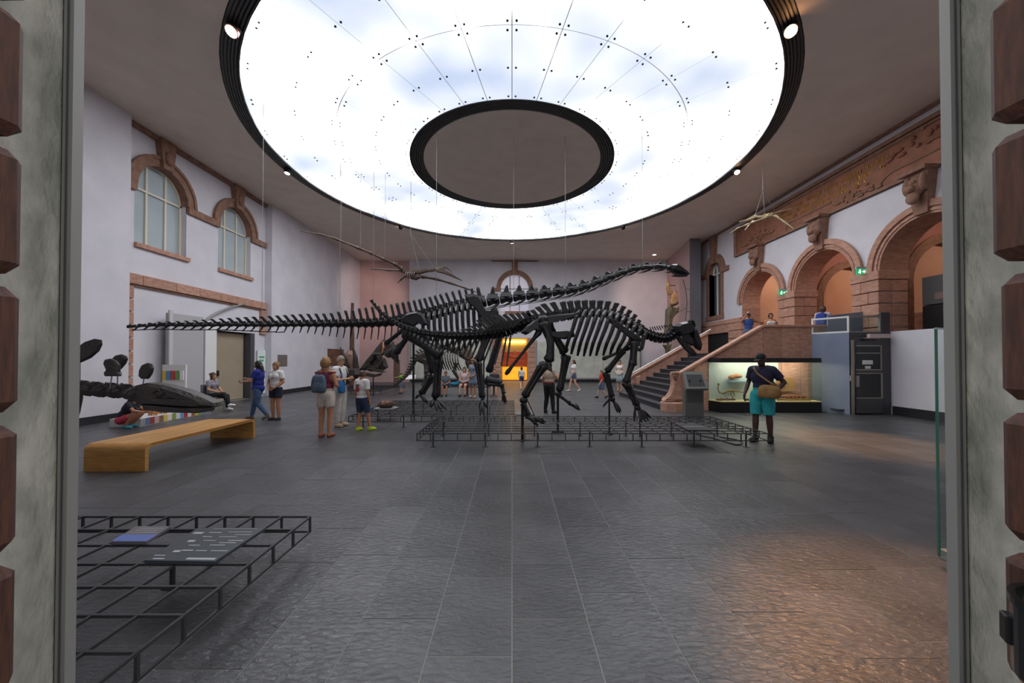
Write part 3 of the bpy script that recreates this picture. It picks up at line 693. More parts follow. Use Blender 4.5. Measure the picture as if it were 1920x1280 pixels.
# egg nest
e = P(724, 770, 10.2); e.z = .312
t = thing('egg_nest', 'brown nest of fossil eggs on a pale plate', 'fossil nest', (e.x, e.y, .312))
mb = MB(); mb.lathe([(.02,.312),(.30,.312),(.31,.33),(.02,.33)], (e.x,e.y,0), 24); mb.build('plate', mat('plate_grey', (150,150,150), .5), t)
MB().lathe([(.05,.33),(.15,.33),(.215,.40),(.22,.44),(.19,.46),(.05,.42)], (e.x,e.y,0), 20).build('nest_bowl', mat('nest_brown', (84,58,44), .8, col2=(60,42,32), scale=20, bump=.6), t, smooth=True)
rr = random.Random(2)
for k_ in range(11):
    a = k_*2.4; rad = .04+.013*k_
    MB().ell(V(e.x+rad*math.cos(a), e.y+rad*math.sin(a),   .455+rr.uniform(-.01,.03)), (.05,.06,.045), 9, 6).build('egg', mat('egg_brown', (120,84,64), .6), t, smooth=True)

# ------------------------------------------------------------------ bent plywood bench
bx0, bx1, by0, by1, bz, bt = -6.42, -5.50, 5.55, 7.92, .41, .055
t = thing('plywood_bench', 'low honey coloured bent plywood bench', 'bench', ((bx0+bx1)/2, (by0+by1)/2, 0))
mb = MB(); prof_o = []; prof_i = []; rr_ = .11
for k_ in range(7):
    a = PI/2*k_/6; prof_o.append((by0+rr_-rr_*math.cos(a), bz-rr_+rr_*math.sin(a))); ri = rr_-bt; prof_i.append((by0+rr_-ri*math.cos(a), bz-rr_+ri*math.sin(a)))
out = [(by0, .36*0+.30)] + prof_o; inn = [(by0+bt, .30)] + prof_i
poly = out + [(by1+by0-y, z) for y, z in reversed(out)] + [(by1+by0-y, z) for y, z in inn] + list(reversed(inn))
vs = [V(x, y, z) for x in (bx0, bx1) for y, z in poly]; m_ = len(poly); no = len(out)*2
fs = [(i, (i+1) % m_, m_+(i+1) % m_, m_+i) for i in range(m_)]
for s_ in (0, m_):
    for i in range(no-1):
        j0 = m_-1-i; j1 = m_-2-i; fs.append((s_+i, s_+i+1, s_+j1, s_+j0))
mb.add(vs, fs).build('seat', M_WOOD, t)
for y0 in (by0, by1-bt): MB().box(bx0, y0, 0, bx1, y0+bt, .30).build('leg_panel', M_WOOD, t)
for x in (bx0, bx1-.004): MB().box(x-.001, by0+.1, bz-.045, x+.005, by1-.1, bz-.012).build('ply_edge', M_WOODD, t)

# ------------------------------------------------------------------ staircase in red sandstone with slate treads
SY0, SY1 = 12.15, 16.9                # between the two balustrades
sx0, nst, tread, rise = 4.9, 11, .315, ZG/11
M_TREAD = mat('tread_slate', (66,66,70), .5, col2=(54,54,58), scale=4)
st_ = thing('staircase', 'wide slate step staircase with red sandstone balustrades rising to the gallery', 'staircase', (7, 14, 0))
for k_ in range(nst):
    MB().box(sx0+k_*tread, SY0, 0 if k_ == 0 else rise*k_-.04, sx0+(k_+1)*tread+.05, SY1, rise*(k_+1)-.035).build('riser', mat('riser_dark', (46,46,50), .6), st_)
    MB().box(sx0+k_*tread-.03, SY0, rise*(k_+1)-.035, sx0+(k_+1)*tread+.03, SY1, rise*(k_+1)).build('step', M_TREAD, st_, bevel=.008)
lx0 = sx0+nst*tread
MB().box(lx0, SY0, ZG-.25, XR-.17, 18.2, ZG).build('landing', M_STONE2, st_)
MB().box(lx0-.02, SY0, 0, lx0+.15, SY1, ZG-.25).build('landing_support', M_STONE2, st_)
def balustrade(y0, y1, xs, ztop, flat_to, cope=.09):
    """slabs: xs list of joints, ztop(x) height of the coping underside"""
    for a, b in zip(xs[:-1], xs[1:]):
        za, zb = ztop(a+.005), ztop(b-.005)
        lo = .86 if min(za, zb) > 1.2 else 0
        for z0, z1a, z1b in (((0, lo-.008, lo-.008), (lo, za, zb)) if lo else ((0, za, zb),)):
            MB().prism([V(a+.005,y0,z0), V(b-.005,y0,z0), V(b-.005,y0,z1b), V(a+.005,y0,z1a)], (0,y1-y0,0)).build('stone_slab', M_STONE, st_)
ztn = lambda x: min(2.70, 1.02 + max(0, x-5.25)*.575) if x > 5.6 else 1.02+max(0, (x-5.25))*.55
balustrade(11.98, 12.14, [5.3, 5.9, 6.6, 7.25, 7.7, 8.15, 8.75, 9.35, 9.95, 10.55, 11.15, XR-.01], ztn, 8.17)
def coping(pts, y, w_, h_, m): 
    for a, b in zip(pts[:-1], pts[1:]):
        a, b = V(a[0], y, a[1]), V(b[0], y, b[1]); d = (b-a).normalized(); n_ = V(-d.z, 0, d.x)
        MB().obox((a+b)/2+n_*h_/2, (b-a)/2+d*.01, V(0,w_/2,0), n_*h_/2).build('coping', m, st_, bevel=.01)
M_COPE = mat('coping_stone', (186,142,120), .6, col2=(170,126,104), scale=6)
coping([(5.28,1.03),(5.62,1.24),(8.17,2.70),(XR-.03,2.70)], 12.06, .26, .08, M_COPE)
ztf = lambda x: .78+(x-5.45)*.56
balustrade(16.92, 17.08, [5.5, 6.2, 6.9, 7.6, 8.3, 9.0], ztf, 9)
coping([(5.45,.78),(9.05,2.80)], 17.0, .26, .08, M_COPE)
a, b = V(5.5,16.80,1.02), V(9.05,16.80,3.0)
MB().tube([a,b], .035, 8).build('handrail', mat('white_rail', (225,222,215), .35), st_)
# carved newel of the near balustrade
nw = [(1259,702),(1260,697),(1272,696),(1273,703),(1271,711),(1272,722),(1275,735),(1276,750),(1243,750),(1250,745),(1256,736),(1260,724),(1261,713)]
mb = MB().pillow([P(x,y,11.9) for x,y in nw], .16, inset=.9, rim=.8); mb.build('newel_scroll', M_STONE, st_, smooth=False)
c = P(1259, 760, 11.95); mb = MB()
mb.lathe([(.02,0),(.36,0),(.36,.26),(.31,.30),(.02,.30)], (c.x,c.y,0), 8); mb.build('newel_base', M_STONE, st_)
for q in range(3): MB().ell(P(1266, 700+q*4, 11.72), (.12-.02*q,.05,.06), 8, 6).build('newel_carving', M_STONE2, st_, smooth=True)
nw = [(1190,706),(1199,703),(1199,738),(1184,738),(1190,730),(1192,718)]
MB().pillow([P(x,y,16.95) for x,y in nw], .14, inset=.9, rim=.8).build('newel_scroll', M_STONE, st_)

# ------------------------------------------------------------------ glass display case
vx0, vx1, vy0, vy1 = 6.52, 9.60, 11.46, 11.97
vp = [V(6.36,vy1,0), V(vx0,vy0,0), V(vx1,vy0,0), V(vx1,vy1,0)]
t = thing('display_case', 'long glass display case with cream lit floor and black plinth', 'display case', (8.0, 11.7, 0)); VIT = t
MB().prism(vp, (0,0,.33)).build('plinth', M_BLACK, t)
MB().prism([p+V(0,0,.33) for p in vp], (0,0,.03)).build('case_floor', mat('case_floor', (232,214,160), .7), t)
MB().prism([p+V(0,0,1.62) for p in vp], (0,0,.08)).build('case_top', M_BLACK, t)
for a, b in ((0,1),(1,2),(2,3)):
    pa, pb = vp[a], vp[b]; d = (pb-pa).normalized(); n_ = V(d.y,-d.x,0)*.012
    MB().prism([pa+V(0,0,1.56), pb+V(0,0,1.56), pb+V(0,0,1.63), pa+V(0,0,1.63)], n_).build('top_valance', M_BLACK, t)
MB().box(6.37, vy1-.02, .36, 8.62, vy1-.004, 1.58).build('back_panel', mat('case_back', (190,202,200), .7), t)
for a, b in ((0,1),(1,2),(2,3)):
    pa, pb = vp[a], vp[b]; d = (pb-pa).normalized(); n_ = V(d.y,-d.x,0)*.008
    MB().prism([pa+V(0,0,.36), pb+V(0,0,.36), pb+V(0,0,1.58), pa+V(0,0,1.58)], n_).build('glass_pane', M_GLASS, t)
MB().box(6.7, 11.54, 1.585, 9.4, 11.60, 1.615).build('light_tube', mat('case_tube', (255,240,215), .4, emit=40), t)
sh = MB().box(6.95, 11.72, .93, 7.55, 11.945, .965).build('glass_shelf', mat('blue_shelf', (150,190,205), .4), t)
f = MB(); f.ell(P(1372,707,11.82), (.11,.08,.075), 12, 8); f.ell(P(1382,705,11.82), (.17,.09,.07), 12, 8)
c = P(1377,712,11.82); tag(f.build('fossil_lump', mat('fossil_orange', (190,130,80), .7, col2=(160,104,62), scale=14, bump=.4), org=(c.x,c.y,.965), smooth=True), 'orange loaf shaped fossil on the small blue shelf', 'fossil')
# small mounted skeleton
c = P(1362, 752, 11.72); sk = thing('small_skeleton', 'small tan long tailed skeleton on a stone base in the case', 'skeleton', (c.x, c.y, .36)); YS = 11.72; M_TAN = mat('tan_bone', (140,110,62), .6)
q = lambda l: [P(x, y, YS) for x, y in l]
MB().tube(q([(1347,722),(1346,728),(1349,736),(1356,737),(1366,732),(1376,732),(1385,734),(1396,736)]), [.014,.016,.018,.026,.034,.03,.018,.006], 7).build('spine', M_TAN, sk)
MB().ell(P(1347,720,YS), (.03,.03,.035), 8, 6).build('skull', M_TAN, sk); MB().tube(q([(1346,719),(1350,722)]), [.02,.005], 6).build('snout', M_TAN, sk)
for k_, x in enumerate((1358,1362,1366,1370)):
    for sg in (-1, 1): MB().tube([P(x,733,YS), P(x-.5,737,YS+sg*.05), P(x+.5,741,YS+sg*.03)], .006, 5).build('rib', M_TAN, sk)
for sg, l in ((-1,[(1373,733),(1370,739),(1374,744),(1373,750)]), (1,[(1374,733),(1377,740),(1373,745),(1377,750)])):
    MB().tube([P(x,y,YS+sg*.05) for x,y in l], [.018,.014,.011,.014], 6).build('hind_leg', M_TAN, sk)
MB().tube(q([(1356,738),(1362,744),(1368,750)]), [.01,.008,.006], 5).build('arm', M_TAN, sk)
mb = MB(); 
for k_ in range(6): mb.ell(V(c.x-.25+.09*k_, YS, .385), (.08,.10,.03+.01*(k_ % 2)), 8, 5)
mb.build('stone_base', mat('stone_base_brown', (120,80,58), .8, bump=.4), sk, smooth=True)
# plaque fossil, tray fossil, small box
c = P(1474,722,11.9); pl = thing('fossil_plaque', 'yellowish square plaque fossil with curled bones in the case', 'fossil', (c.x, 11.93, c.z-.3))
a = P(1456,733,11.93); b = P(1489,709,11.93); MB().box(a.x, 11.91, a.z, b.x, 11.945, b.z).build('plaque_stone', mat('plaque_stone', (190,150,80), .7, col2=(170,128,64), scale=10), pl)
cc = (a+b)/2
for k_ in range(6): MB().tube([cc+V(.02*k_-.1+ (.16-.02*k_)*math.cos(th), -.03, (.10-.01*k_)*math.sin(th)) for th in np.linspace(.3, 4.6, 9)], .010, 5, ref=(0,1,0)).build('curled_bone', mat('bone_rust', (150,92,48), .6), pl)
c = P(1488,742,11.7); tr_ = thing('fossil_tray', 'flat reddish fossil skeleton on a tan tray in the case', 'fossil', (c.x, 11.72, .36))
MB().box(8.30, 11.56, .36, 9.35, 11.88, .43).build('tray', mat('tray_tan', (176,142,92), .7), tr_)
mb = MB(); mb.tube([V(8.36,11.72,.46), V(8.6,11.70,.47), V(8.9,11.73,.47), V(9.2,11.70,.46), V(9.3,11.71,.455)], [.03,.075,.09,.06,.02], 8); mb.build('fossil_body', mat('fossil_red', (150,96,70), .7, bump=.4), tr_, smooth=True)
for k_ in range(6): MB().tube([V(8.5+.12*k_,11.72,.50), V(8.48+.12*k_,11.62,.47), V(8.46+.12*k_,11.58,.44)], .012, 5).build('fossil_rib', MATS['fossil_red'], tr_)
c = G(1400, 752, .36); tag(MB().box(7.33,11.6,.36,7.45,11.7,.42).build('case_label', mat('label_dark', (60,60,58), .6), org=(7.39,11.65,.36), bevel=.008), 'small dark label block on the cream floor of the case', 'label')

# ------------------------------------------------------------------ lift
t = thing('platform_lift', 'blue grey platform lift with dark glazed door beside the stairs', 'lift', (10.6, 11.4, 0))
lp = [V(9.72,11.97,0), V(10.18,11.14,0), V(XR-.03,11.14,0), V(XR-.03,11.97,0)]
def panel(a, b, z0, z1, th, m, nm, parent=t, u0=0, u1=1, out=0):
    pa, pb = a.lerp(b, u0), a.lerp(b, u1); d = (b-a).normalized(); n_ = V(d.y,-d.x,0)
    return MB().prism([pa+n_*out+V(0,0,z0), pb+n_*out+V(0,0,z0), pb+n_*out+V(0,0,z1), pa+n_*out+V(0,0,z1)], -n_*th).build(nm, m, parent)
A, B, C_ = lp[0], lp[1], lp[2]
panel(A, B, 0, 2.47, .05, M_LIFT, 'side_panel')
for u0, u1, z0, z1 in ((0,1,2.47,2.52),(0,1,2.92,2.97),(0,.05,2.52,2.92),(.95,1,2.52,2.92)): panel(A, B, z0, z1, .05, M_WHITE, 'guard_frame', u0=u0, u1=u1)
panel(A, B, 2.52, 2.92, .01, M_GLASS, 'guard_glass', u0=.05, u1=.95, out=-.02)
panel(B, C_, 2.32, 2.47, .05, M_LIFTD, 'head_panel'); panel(B, C_, 0, 2.32, .05, M_LIFTD, 'front_jamb', u0=0, u1=.12)
panel(B, C_, 0, 3.08, .05, M_LIFTD, 'front_jamb', u0=.78, u1=1)
for u0, u1, z0, z1 in ((0,.78,2.47,2.51),(0,.78,2.93,2.98),(0,.03,2.51,2.93),(.75,.78,2.51,2.93)): panel(B, C_, z0, z1, .05, M_STEEL, 'guard_frame', u0=u0, u1=u1)
panel(B, C_, 2.51, 2.93, .01, M_GLASS, 'guard_glass', u0=.03, u1=.75, out=-.02)
MB().prism([V(10.2,11.9,3.06), V(XR-.1,11.9,3.2), V(XR-.1,11.9,2.0), V(10.2,11.9,2.0)], (0,.05,0)).build('rear_panel', M_LIFT, t)
MB().box(9.95, 11.25, .1, XR-.08, 11.88, .14).build('platform', M_LIFTD, t)
d = MB().box(10.36, 11.10, .04, 11.14, 11.14, 2.28).build('door', M_LIFTD, t)
def dp(px, py): return P(px, py, 11.09)
def dbox(x0, y0, x1, y1, m, nm, th=.012, dy=0):
    a = dp(x0, y1); b = dp(x1, y0); return MB().box(a.x, 11.10-th-dy, a.z, b.x, 11.10-dy, b.z).build(nm, m, d)
M_ALU = mat('alu_line', (150,146,136), .4, metal=.5); M_DGL = mat('door_dark_glass', (20,21,24), .12)
dbox(1607, 648, 1652, 693, M_DGL, 'upper_pane', .006); dbox(1607, 700, 1653, 746, M_DGL, 'lower_pane', .006)
for (x0,y0,x1,y1) in ((1605,647,1653,649),(1605,661,1653,662.5),(1605,692,1653,694),(1651,648,1653,693),(1605,699,1655,700.5),(1606,745,1655,747),(1652,700,1654.5,746)): dbox(x0,y0,x1,y1, M_ALU, 'pane_trim', .018)
dbox(1617, 675, 1636, 683, M_WHITE, 'paper_notice', .02); dbox(1622, 686, 1632, 691, M_WHITE, 'paper_notice', .02)
dbox(1604.5, 704, 1609, 725, M_ALU, 'door_handle', .05); dbox(1594, 704, 1600, 714, M_ALU, 'latch', .04); dbox(1597.5, 637, 1601, 777, M_ALU, 'hinge_strip', .02)
MB().box(10.66, 10.98, 2.30, 11.28, 11.085, 2.42).build('sign_box', mat('sign_pale', (205,190,186), .5), t)
MB().box(10.5, 11.0, 2.22, 10.9, 11.085, 2.28).build('door_closer', M_BLACK, t)
# black cabinet in the arch and grey panel above it
t = thing('black_cabinet', 'black cabinet with grey upper part standing inside the nearest arch', 'cabinet', (12.7, 9.9, ZG))
MB().box(12.3, 9.02, ZG, 13.2, 11.05, 3.25).build('lower_body', mat('cabinet_black', (18,19,21), .35), t, bevel=.01)
MB().box(12.3, 9.02, 3.27, 13.2, 11.05, 4.1).build('upper_body', mat('cabinet_grey', (74,72,72), .5), t, bevel=.01)
MB().box(12.285, 10.1, 3.4, 12.30, 10.7, 3.6).build('notice', mat('notice_rose', (118,92,90), .6), t)
# exit signs
for lab, px, py, Y in (('small green exit sign between the two far arches', 1471, 547.5, 15.3), ('larger green exit sign between the two near arches', 1619.5, 507.5, 11.85)):
    c = P(px, py, Y); c.x = min(c.x, XR-.16); t = thing('exit_sign', lab, 'exit sign', (c.x, Y, c.z-.13))
    MB().box(c.x-.21, Y-.02, c.z-.12, c.x+.21, Y+.02, c.z+.06).build('sign_face', mat('exit_green', (20,140,86), .4, emit=1.1), t)
    MB().box(c.x-.22, Y-.03, c.z+.06, c.x+.22, Y+.03, c.z+.13).build('sign_housing', mat('exit_housing', (170,190,185), .4), t)
    MB().box(c.x+.2, Y-.02, c.z+.06, XR, Y+.02, c.z+.10).build('wall_arm', M_STEEL, t)
    W_ = mat('exit_white', (240,250,245), .4, emit=1.6); y_ = Y-.024
    fx = lambda dx, dz: V(c.x+dx, y_, c.z-.03+dz)
    MB().prism([fx(.02,.05),fx(.02,-.05),fx(.07,0)], (0,.004,0)).build('arrow_head', W_, t); MB().box(c.x-.03, y_, c.z-.045, c.x+.03, y_+.004, c.z-.015).build('arrow_shaft', W_, t)
    MB().box(c.x+.09, y_, c.z-.1, c.x+.17, y_+.004, c.z+.04).build('door_symbol', W_, t)
    MB().ell(fx(-.10,.06), (.018,.004,.018), 8, 6).build('runner_head', W_, t)
    MB().tube([fx(-.11,.04), fx(-.115,-.01), fx(-.09,-.035), fx(-.10,-.065)], .011, 5).build('runner_body', W_, t)
    MB().tube([fx(-.115,-.01), fx(-.14,-.04), fx(-.165,-.04)], .009, 5).build('runner_leg', W_, t)
    MB().tube([fx(-.15,.01), fx(-.11,.03), fx(-.075,.0)], .008, 5).build('runner_arm', W_, t)

# ------------------------------------------------------------------ info kiosk
c = G(1301, 781); t = thing('info_kiosk', 'grey free standing info kiosk with slanted head near the stairs', 'kiosk', (c.x, c.y, 0))
MB().box(c.x-.26, c.y-.03, 0, c.x+.28, c.y+.13, .86).build('stem', mat('kiosk_grey', (92,94,90), .5), t, bevel=.01)
MB().box(c.x-.20, c.y-.04, .42, c.x+.24, c.y-.03, .84).build('stem_panel', mat('kiosk_grey_dark', (72,74,72), .5), t)
hp = [V(c.x-.30,c.y-.20,.83), V(c.x+.32,c.y-.20,.83), V(c.x+.34,c.y+.16,1.30), V(c.x-.24,c.y+.16,1.30)]
MB().prism(hp, V(0,.07,-.06)).build('head', mat('kiosk_head', (104,106,102), .45), t)
L_ = lambda u, v: (hp[0].lerp(hp[1], u)).lerp(hp[3].lerp(hp[2], u), v) + V(0,-.004,.003)
MB().add([L_(.12,.12), L_(.9,.12), L_(.9,.82), L_(.12,.82)], [(0,1,2,3)]).build('screen', mat('kiosk_screen', (70,74,74), .2), t)
for u in (.22, .74): MB().ell(L_(u,.42), (.03,.02,.06), 8, 6).build('handset', M_BLACK, t)

# cable loop on floor at the grid corner
pts = [G(x, y, .01) for x, y in ((1285,806),(1310,815),(1340,822),(1370,831),(1385,834),(1392,829),(1380,824),(1350,819))]
tag(MB().tube([V(*p) for p in catmull(pts, 30)], .014, 6, ref=(0,0,1)).build('floor_cable', M_BLACK, org=pts[4]), 'loop of black cable on the floor by the wide grid corner', 'cable')

# ------------------------------------------------------------------ left wall things
t = thing('partition_screen', 'tall pale grey partition panel standing before the left wall', 'panel', (-10.72, 12.2, 0))
MB().box(-10.86, 11.55, 0, -10.74, 12.85, 3.12).build('panel_board', mat('panel_pale', (176,174,176), .7), t, bevel=.01)
MB().box(-10.73, 11.5, 0, -10.68, 11.62, 3.2).build('panel_post', mat('panel_post', (196,195,195), .6), t)
tag(MB().box(-10.9, 12.95, 0, -10.76, 13.45, 3.0).build('white_pillar', M_WHITE, org=(-10.83,13.2,0), bevel=.01), 'white square pillar beside the dark side door', 'pillar')
pts = catmull([P(384,614,12.9), P(396,590,13.6), P(415,576,14.4), P(440,569,15.2)], 14)
tag(MB().tube([V(-11.0, p[1], p[2]) for p in pts], .04, 8).build('curved_pipe', M_STEEL, org=(-10.95,13.6,3.2)), 'grey curved pipe arching above the side door', 'pipe')
c = V(XL+.06, 16.15, 1.6)
t = thing('door_sign', 'tall white notice with green lettering beside the side door', 'sign', (-10.98, 16.2, .9))
MB().box(-11.06, 16.0, .15, -11.02, 16.5, 2.05).build('board', mat('sign_white', (226,234,230), .5), t)
for k_, z in enumerate((1.7, 1.55, 1.35, 1.2, 1.05)): MB().box(-11.02, 16.08, z, -11.015, 16.42-.05*(k_ % 3), z+.08).build('print_line', mat('sign_green', (70,170,110), .5), t)
tag(MB().box(XL, 17.0, 1.32, XL+.03, 17.7, 1.85).build('wall_plate', mat('plate_brown', (112,104,100), .5), org=(XL+.015,17.3,1.32), bevel=.006), 'small grey brown plate on the white left wall', 'plate')
tag(MB().box(XL+.004, 21.6, 1.25, XL+.05, 23.6, 2.25).build('wall_picture', mat('picture_rust', (132,84,60), .6, col2=(84,72,58), scale=3), org=(XL+.03,22.6,1.25)), 'rust and green picture board on the far left wall', 'picture')
# play table with striped side
a = G(262, 800); b = G(384, 776)
t = thing('striped_play_table', 'low play table with multicoloured striped side', 'table', ((a.x+b.x)/2, (a.y+b.y)/2, 0))
d = (b-a); n_ = V(-d.y, d.x, 0).normalized()
MB().prism([a, b, b+n_*.7, a+n_*.7], (0,0,.20)).build('table_body', mat('table_white', (214,208,204), .6), t)
cols = [(150,150,150),(90,110,150),(150,60,60),(190,160,150),(130,100,80),(210,190,90),(215,210,205),(130,150,70),(215,210,205),(110,160,200),(170,50,60),(215,210,205),(140,100,60),(205,180,80),(120,150,60),(90,120,170)]
for k_, cc in enumerate(cols):
    u0, u1 = k_/16, (k_+1)/16; MB().prism([a.lerp(b,u0)-n_*.012+V(0,0,.02), a.lerp(b,u1)-n_*.012+V(0,0,.02), a.lerp(b,u1)-n_*.012+V(0,0,.19), a.lerp(b,u0)-n_*.012+V(0,0,.19)], n_*.011).build('stripe', mat('stripe_%d' % k_, cc, .6), t)
for k_, (u, lab) in enumerate(((.28,'orange toy animal at the near end of the play table'), (.42,'tan toy animal in the middle of the play table'), (.66,'yellow toy animal towards the far end of the play table'))):
    p = a.lerp(b, u)+n_*.2; m = MB(); m.ell(p+V(0,0,.27), (.13-.02*k_,.06,.05), 10, 6); m.ell(p+V(.13,0,.29), (.045,.04,.04), 8, 6)
    for dx in (-.07,.07):
        for dy in (-.03,.03): m.tube([p+V(dx,dy,.2), p+V(dx,dy,.26)], .018, 6)
    tag(m.build('toy_animal', mat('toy_orange', (210,150,80), .6), org=p+V(0,0,.2), smooth=True), lab, 'toy')
# leaflet stand and pushchair behind the plates
c = G(303, 765); c = V(-10.1, 11.05, 0)
t = thing('leaflet_stand', 'white leaflet stand with coloured pockets by the left wall', 'leaflet stand', c)
MB().box(c.x-.35, c.y-.02, .5, c.x+.35, c.y+.03, 1.5).build('board', M_WHITE, t)
for i, cc in enumerate(((210,190,80),(90,150,200),(200,70,70),(110,160,90),(240,240,240))):
    MB().box(c.x-.32+.13*i, c.y-.05, 1.05, c.x-.22+.13*i, c.y-.021, 1.32).build('leaflet', mat('leaflet_%d' % i, cc, .6), t)
MB().box(c.x-.32, c.y-.2, 0, c.x-.27, c.y+.2, .5).build('foot', M_STEEL, t); MB().box(c.x+.27, c.y-.2, 0, c.x+.32, c.y+.2, .5).build('foot', M_STEEL, t)

# ------------------------------------------------------------------ entrance details: glass leaf and wall ash bin
a = V(3.52, 3.05, 0); b = V(3.95, 3.2, 0)
t = thing('glass_screen', 'frameless glass screen with green edge at the right of the entrance', 'glass screen', (3.7, 3.1, 0))
MB().prism([a+V(0,0,.07), b+V(0,0,.07), b+V(0,0,1.94), a+V(0,0,1.94)], (0,.012,0)).build('glass_sheet', M_GLASS, t)
MB().prism([a+V(-.012,0,.07), a+V(0,0,.07), a+V(0,0,1.94), a+V(-.012,0,1.94)], (0,.014,0)).build('green_edge', M_GREEN, t)
MB().prism([a+V(-.012,-.001,1.94), b+V(0,-.001,1.94), b+V(0,-.001,1.952), a+V(-.012,-.001,1.952)], (0,.014,0)).build('top_edge', mat('glass_top_edge', (170,190,182), .3), t)
for u in (.35, .8): p = a.lerp(b, u); MB().box(p.x-.03, p.y-.05, 0, p.x+.03, p.y+.07, .075).build('clamp_foot', M_STEEL, t)
c = V(1.125, .72, 0); t = thing('ash_bin', 'glossy black cylindrical ash bin on a post at the right edge of the entrance', 'bin', (c.x, c.y, 0))
z0, z1 = 1.045, 1.205
MB().lathe([(.02,z0-.015),(.088,z0-.015),(.097,z0),(.097,z1-.015),(.101,z1-.015),(.101,z1),(.09,z1),(.09,z1-.03),(.02,z1-.03)], (c.x,c.y,0), 40).build('bin_body', mat('bin_black', (14,15,16), .18), t)
MB().obox(V(c.x-.052, c.y+.078, z0+.075), V(.008,.012,0), V(.012,-.008,0), V(0,0,.03)).build('clip', M_BLACK, t, bevel=.003)
MB().lathe([(.01,.02),(.03,.02),(.03,z0-.012),(.01,z0-.012)], (c.x,c.y,0), 14).build('post', M_BLACK, t)
MB().lathe([(.01,0),(.15,0),(.15,.015),(.04,.03),(.01,.03)], (c.x,c.y,0), 28).build('base_plate', M_BLACK, t)
# ------------------------------------------------------------------ spot lamps set around the rim of the luminous ring
LAMPS = [
 (-135, 'spot lamp in the ceiling rim at the upper left of the ring', (1,.86,.80), 5, (-7, 2.5, 0), 150),
 (-45, 'glaring warm spot lamp in the ceiling rim at the upper right', (1,.47,.18), 60, (2.75, 2.1, 0), 3600),
 (180, 'small white spot lamp on the ring rim before the left windows', (1,.9,.85), 8, (-9, 12, 0), 150),
 (0, 'warm spot lamp on the ring rim before the gold lettering', (1,.52,.22), 40, (7.2, 7.5, 0), 6000),
 (135, 'small spot lamp on the ring rim above the left hanging skeleton', (1,.72,.64), 10, (-10.2, 25.8, 5.6), 800),
 (90, 'small round spot lamp at the far middle of the ring rim', (1,.92,.86), 10, (.2, 24, .5), 250),
 (45, 'small spot lamp on the ring rim above the right of the hall', (1,.72,.64), 10, (9.7, 25.9, 5.4), 800)]
for ang, lab, colr, em, tgt, pw in LAMPS:
    th = R(ang); c = RC + V(8.19*math.cos(th), 8.19*math.sin(th), -.07)
    t = thing('rim_spotlight', lab, 'lamp', c); d = (V(*tgt)-c).normalized()
    MB().tube([c+V(0,0,.06), c+V(0,0,-.02)], [.13,.13], 14, ref=(1,0,0)).build('lamp_mount', M_BLACK, t)
    big = .13 if ang < -10 else .10
    MB().tube([c-d*.06, c+d*.10], [big*.8, big], 16).build('lamp_housing', mat('lamp_copper', (150,96,80), .35, metal=.6) if ang == -135 else M_BLACK, t)
    MB().tube([c+d*.101, c+d*.108], [big*.86, big*.86], 16).build('lamp_lens', mat('lens_%d' % ang, tuple(int(255*x**.45) for x in colr), .4, emit=em), t)
    spot(c+d*.13, tgt, pw, colr, 18 if ang in (-45, 0) else 46, .8, .14)
c = P(1227, 474, 24.5); t = thing('recessed_lamp', 'small recessed ceiling lamp near the right back corner', 'lamp', (c.x, c.y, ZC))
MB().lathe([(.02,ZC-.03),(.14,ZC-.03),(.16,ZC),(.02,ZC)], (c.x,c.y,0), 14).build('lamp_rim', M_STEEL, t)
MB().lathe([(.01,ZC-.04),(.11,ZC-.04),(.11,ZC-.032),(.01,ZC-.032)], (c.x,c.y,0), 14).build('lamp_lens', mat('lens_small', (255,240,225), .4, emit=8), t)
# glowing niche in the back wall with its own lamps
t = thing('niche_display', 'glowing yellow and red fossil display in the back wall niche', 'display', (.19, YB+.6, 0))
MB().box(-.74, YB+.44, 0, 1.12, YB+1.3, .05).build('niche_floor', M_STONE2, t)
MB().box(-.74, YB+1.25, 0, 1.12, YB+1.3, 3.1).build('niche_back', mat('niche_ochre', (214,190,130), .8), t)
for x in (-.79, 1.12): MB().box(x, YB+.44, 0, x+.05, YB+1.3, 3.1).build('niche_side', mat('niche_side', (170,120,70), .8), t)
MB().box(-.74, YB+.44, 3.1, 1.12, YB+1.3, 3.15).build('niche_top', mat('niche_side', (170,120,70), .8), t)
MB().box(-.7, YB+.9, .12, 1.08, YB+.95, 1.05).build('lower_light_panel', mat('panel_amber', (240,170,40), .6, col2=(206,132,24), scale=3, emit=.9), t)
MB().box(-.7, YB+.9, 1.12, 1.08, YB+.95, 2.15).build('red_panel', mat('panel_red', (176,70,30), .6, col2=(110,34,20), scale=1.6, stretch=(1,1,4), emit=.25), t)
mb = MB(); w0 = V(.19, YB+.86, 1.75)
for sg in (-1, 1): mb.tube([w0, w0+V(sg*.35,0,.12), w0+V(sg*.8,0,-.18)], [.07,.05,.015], 7)
mb.ell(w0+V(0,0,.25), (.07,.05,.3), 8, 6); mb.build('winged_fossil', mat('fossil_rust', (206,110,60), .6), t)
MB().box(-.6, YB+1.1, 2.85, 1.0, YB+1.16, 2.92).build('light_tube', mat('niche_tube', (255,220,120), .4, emit=14), t)
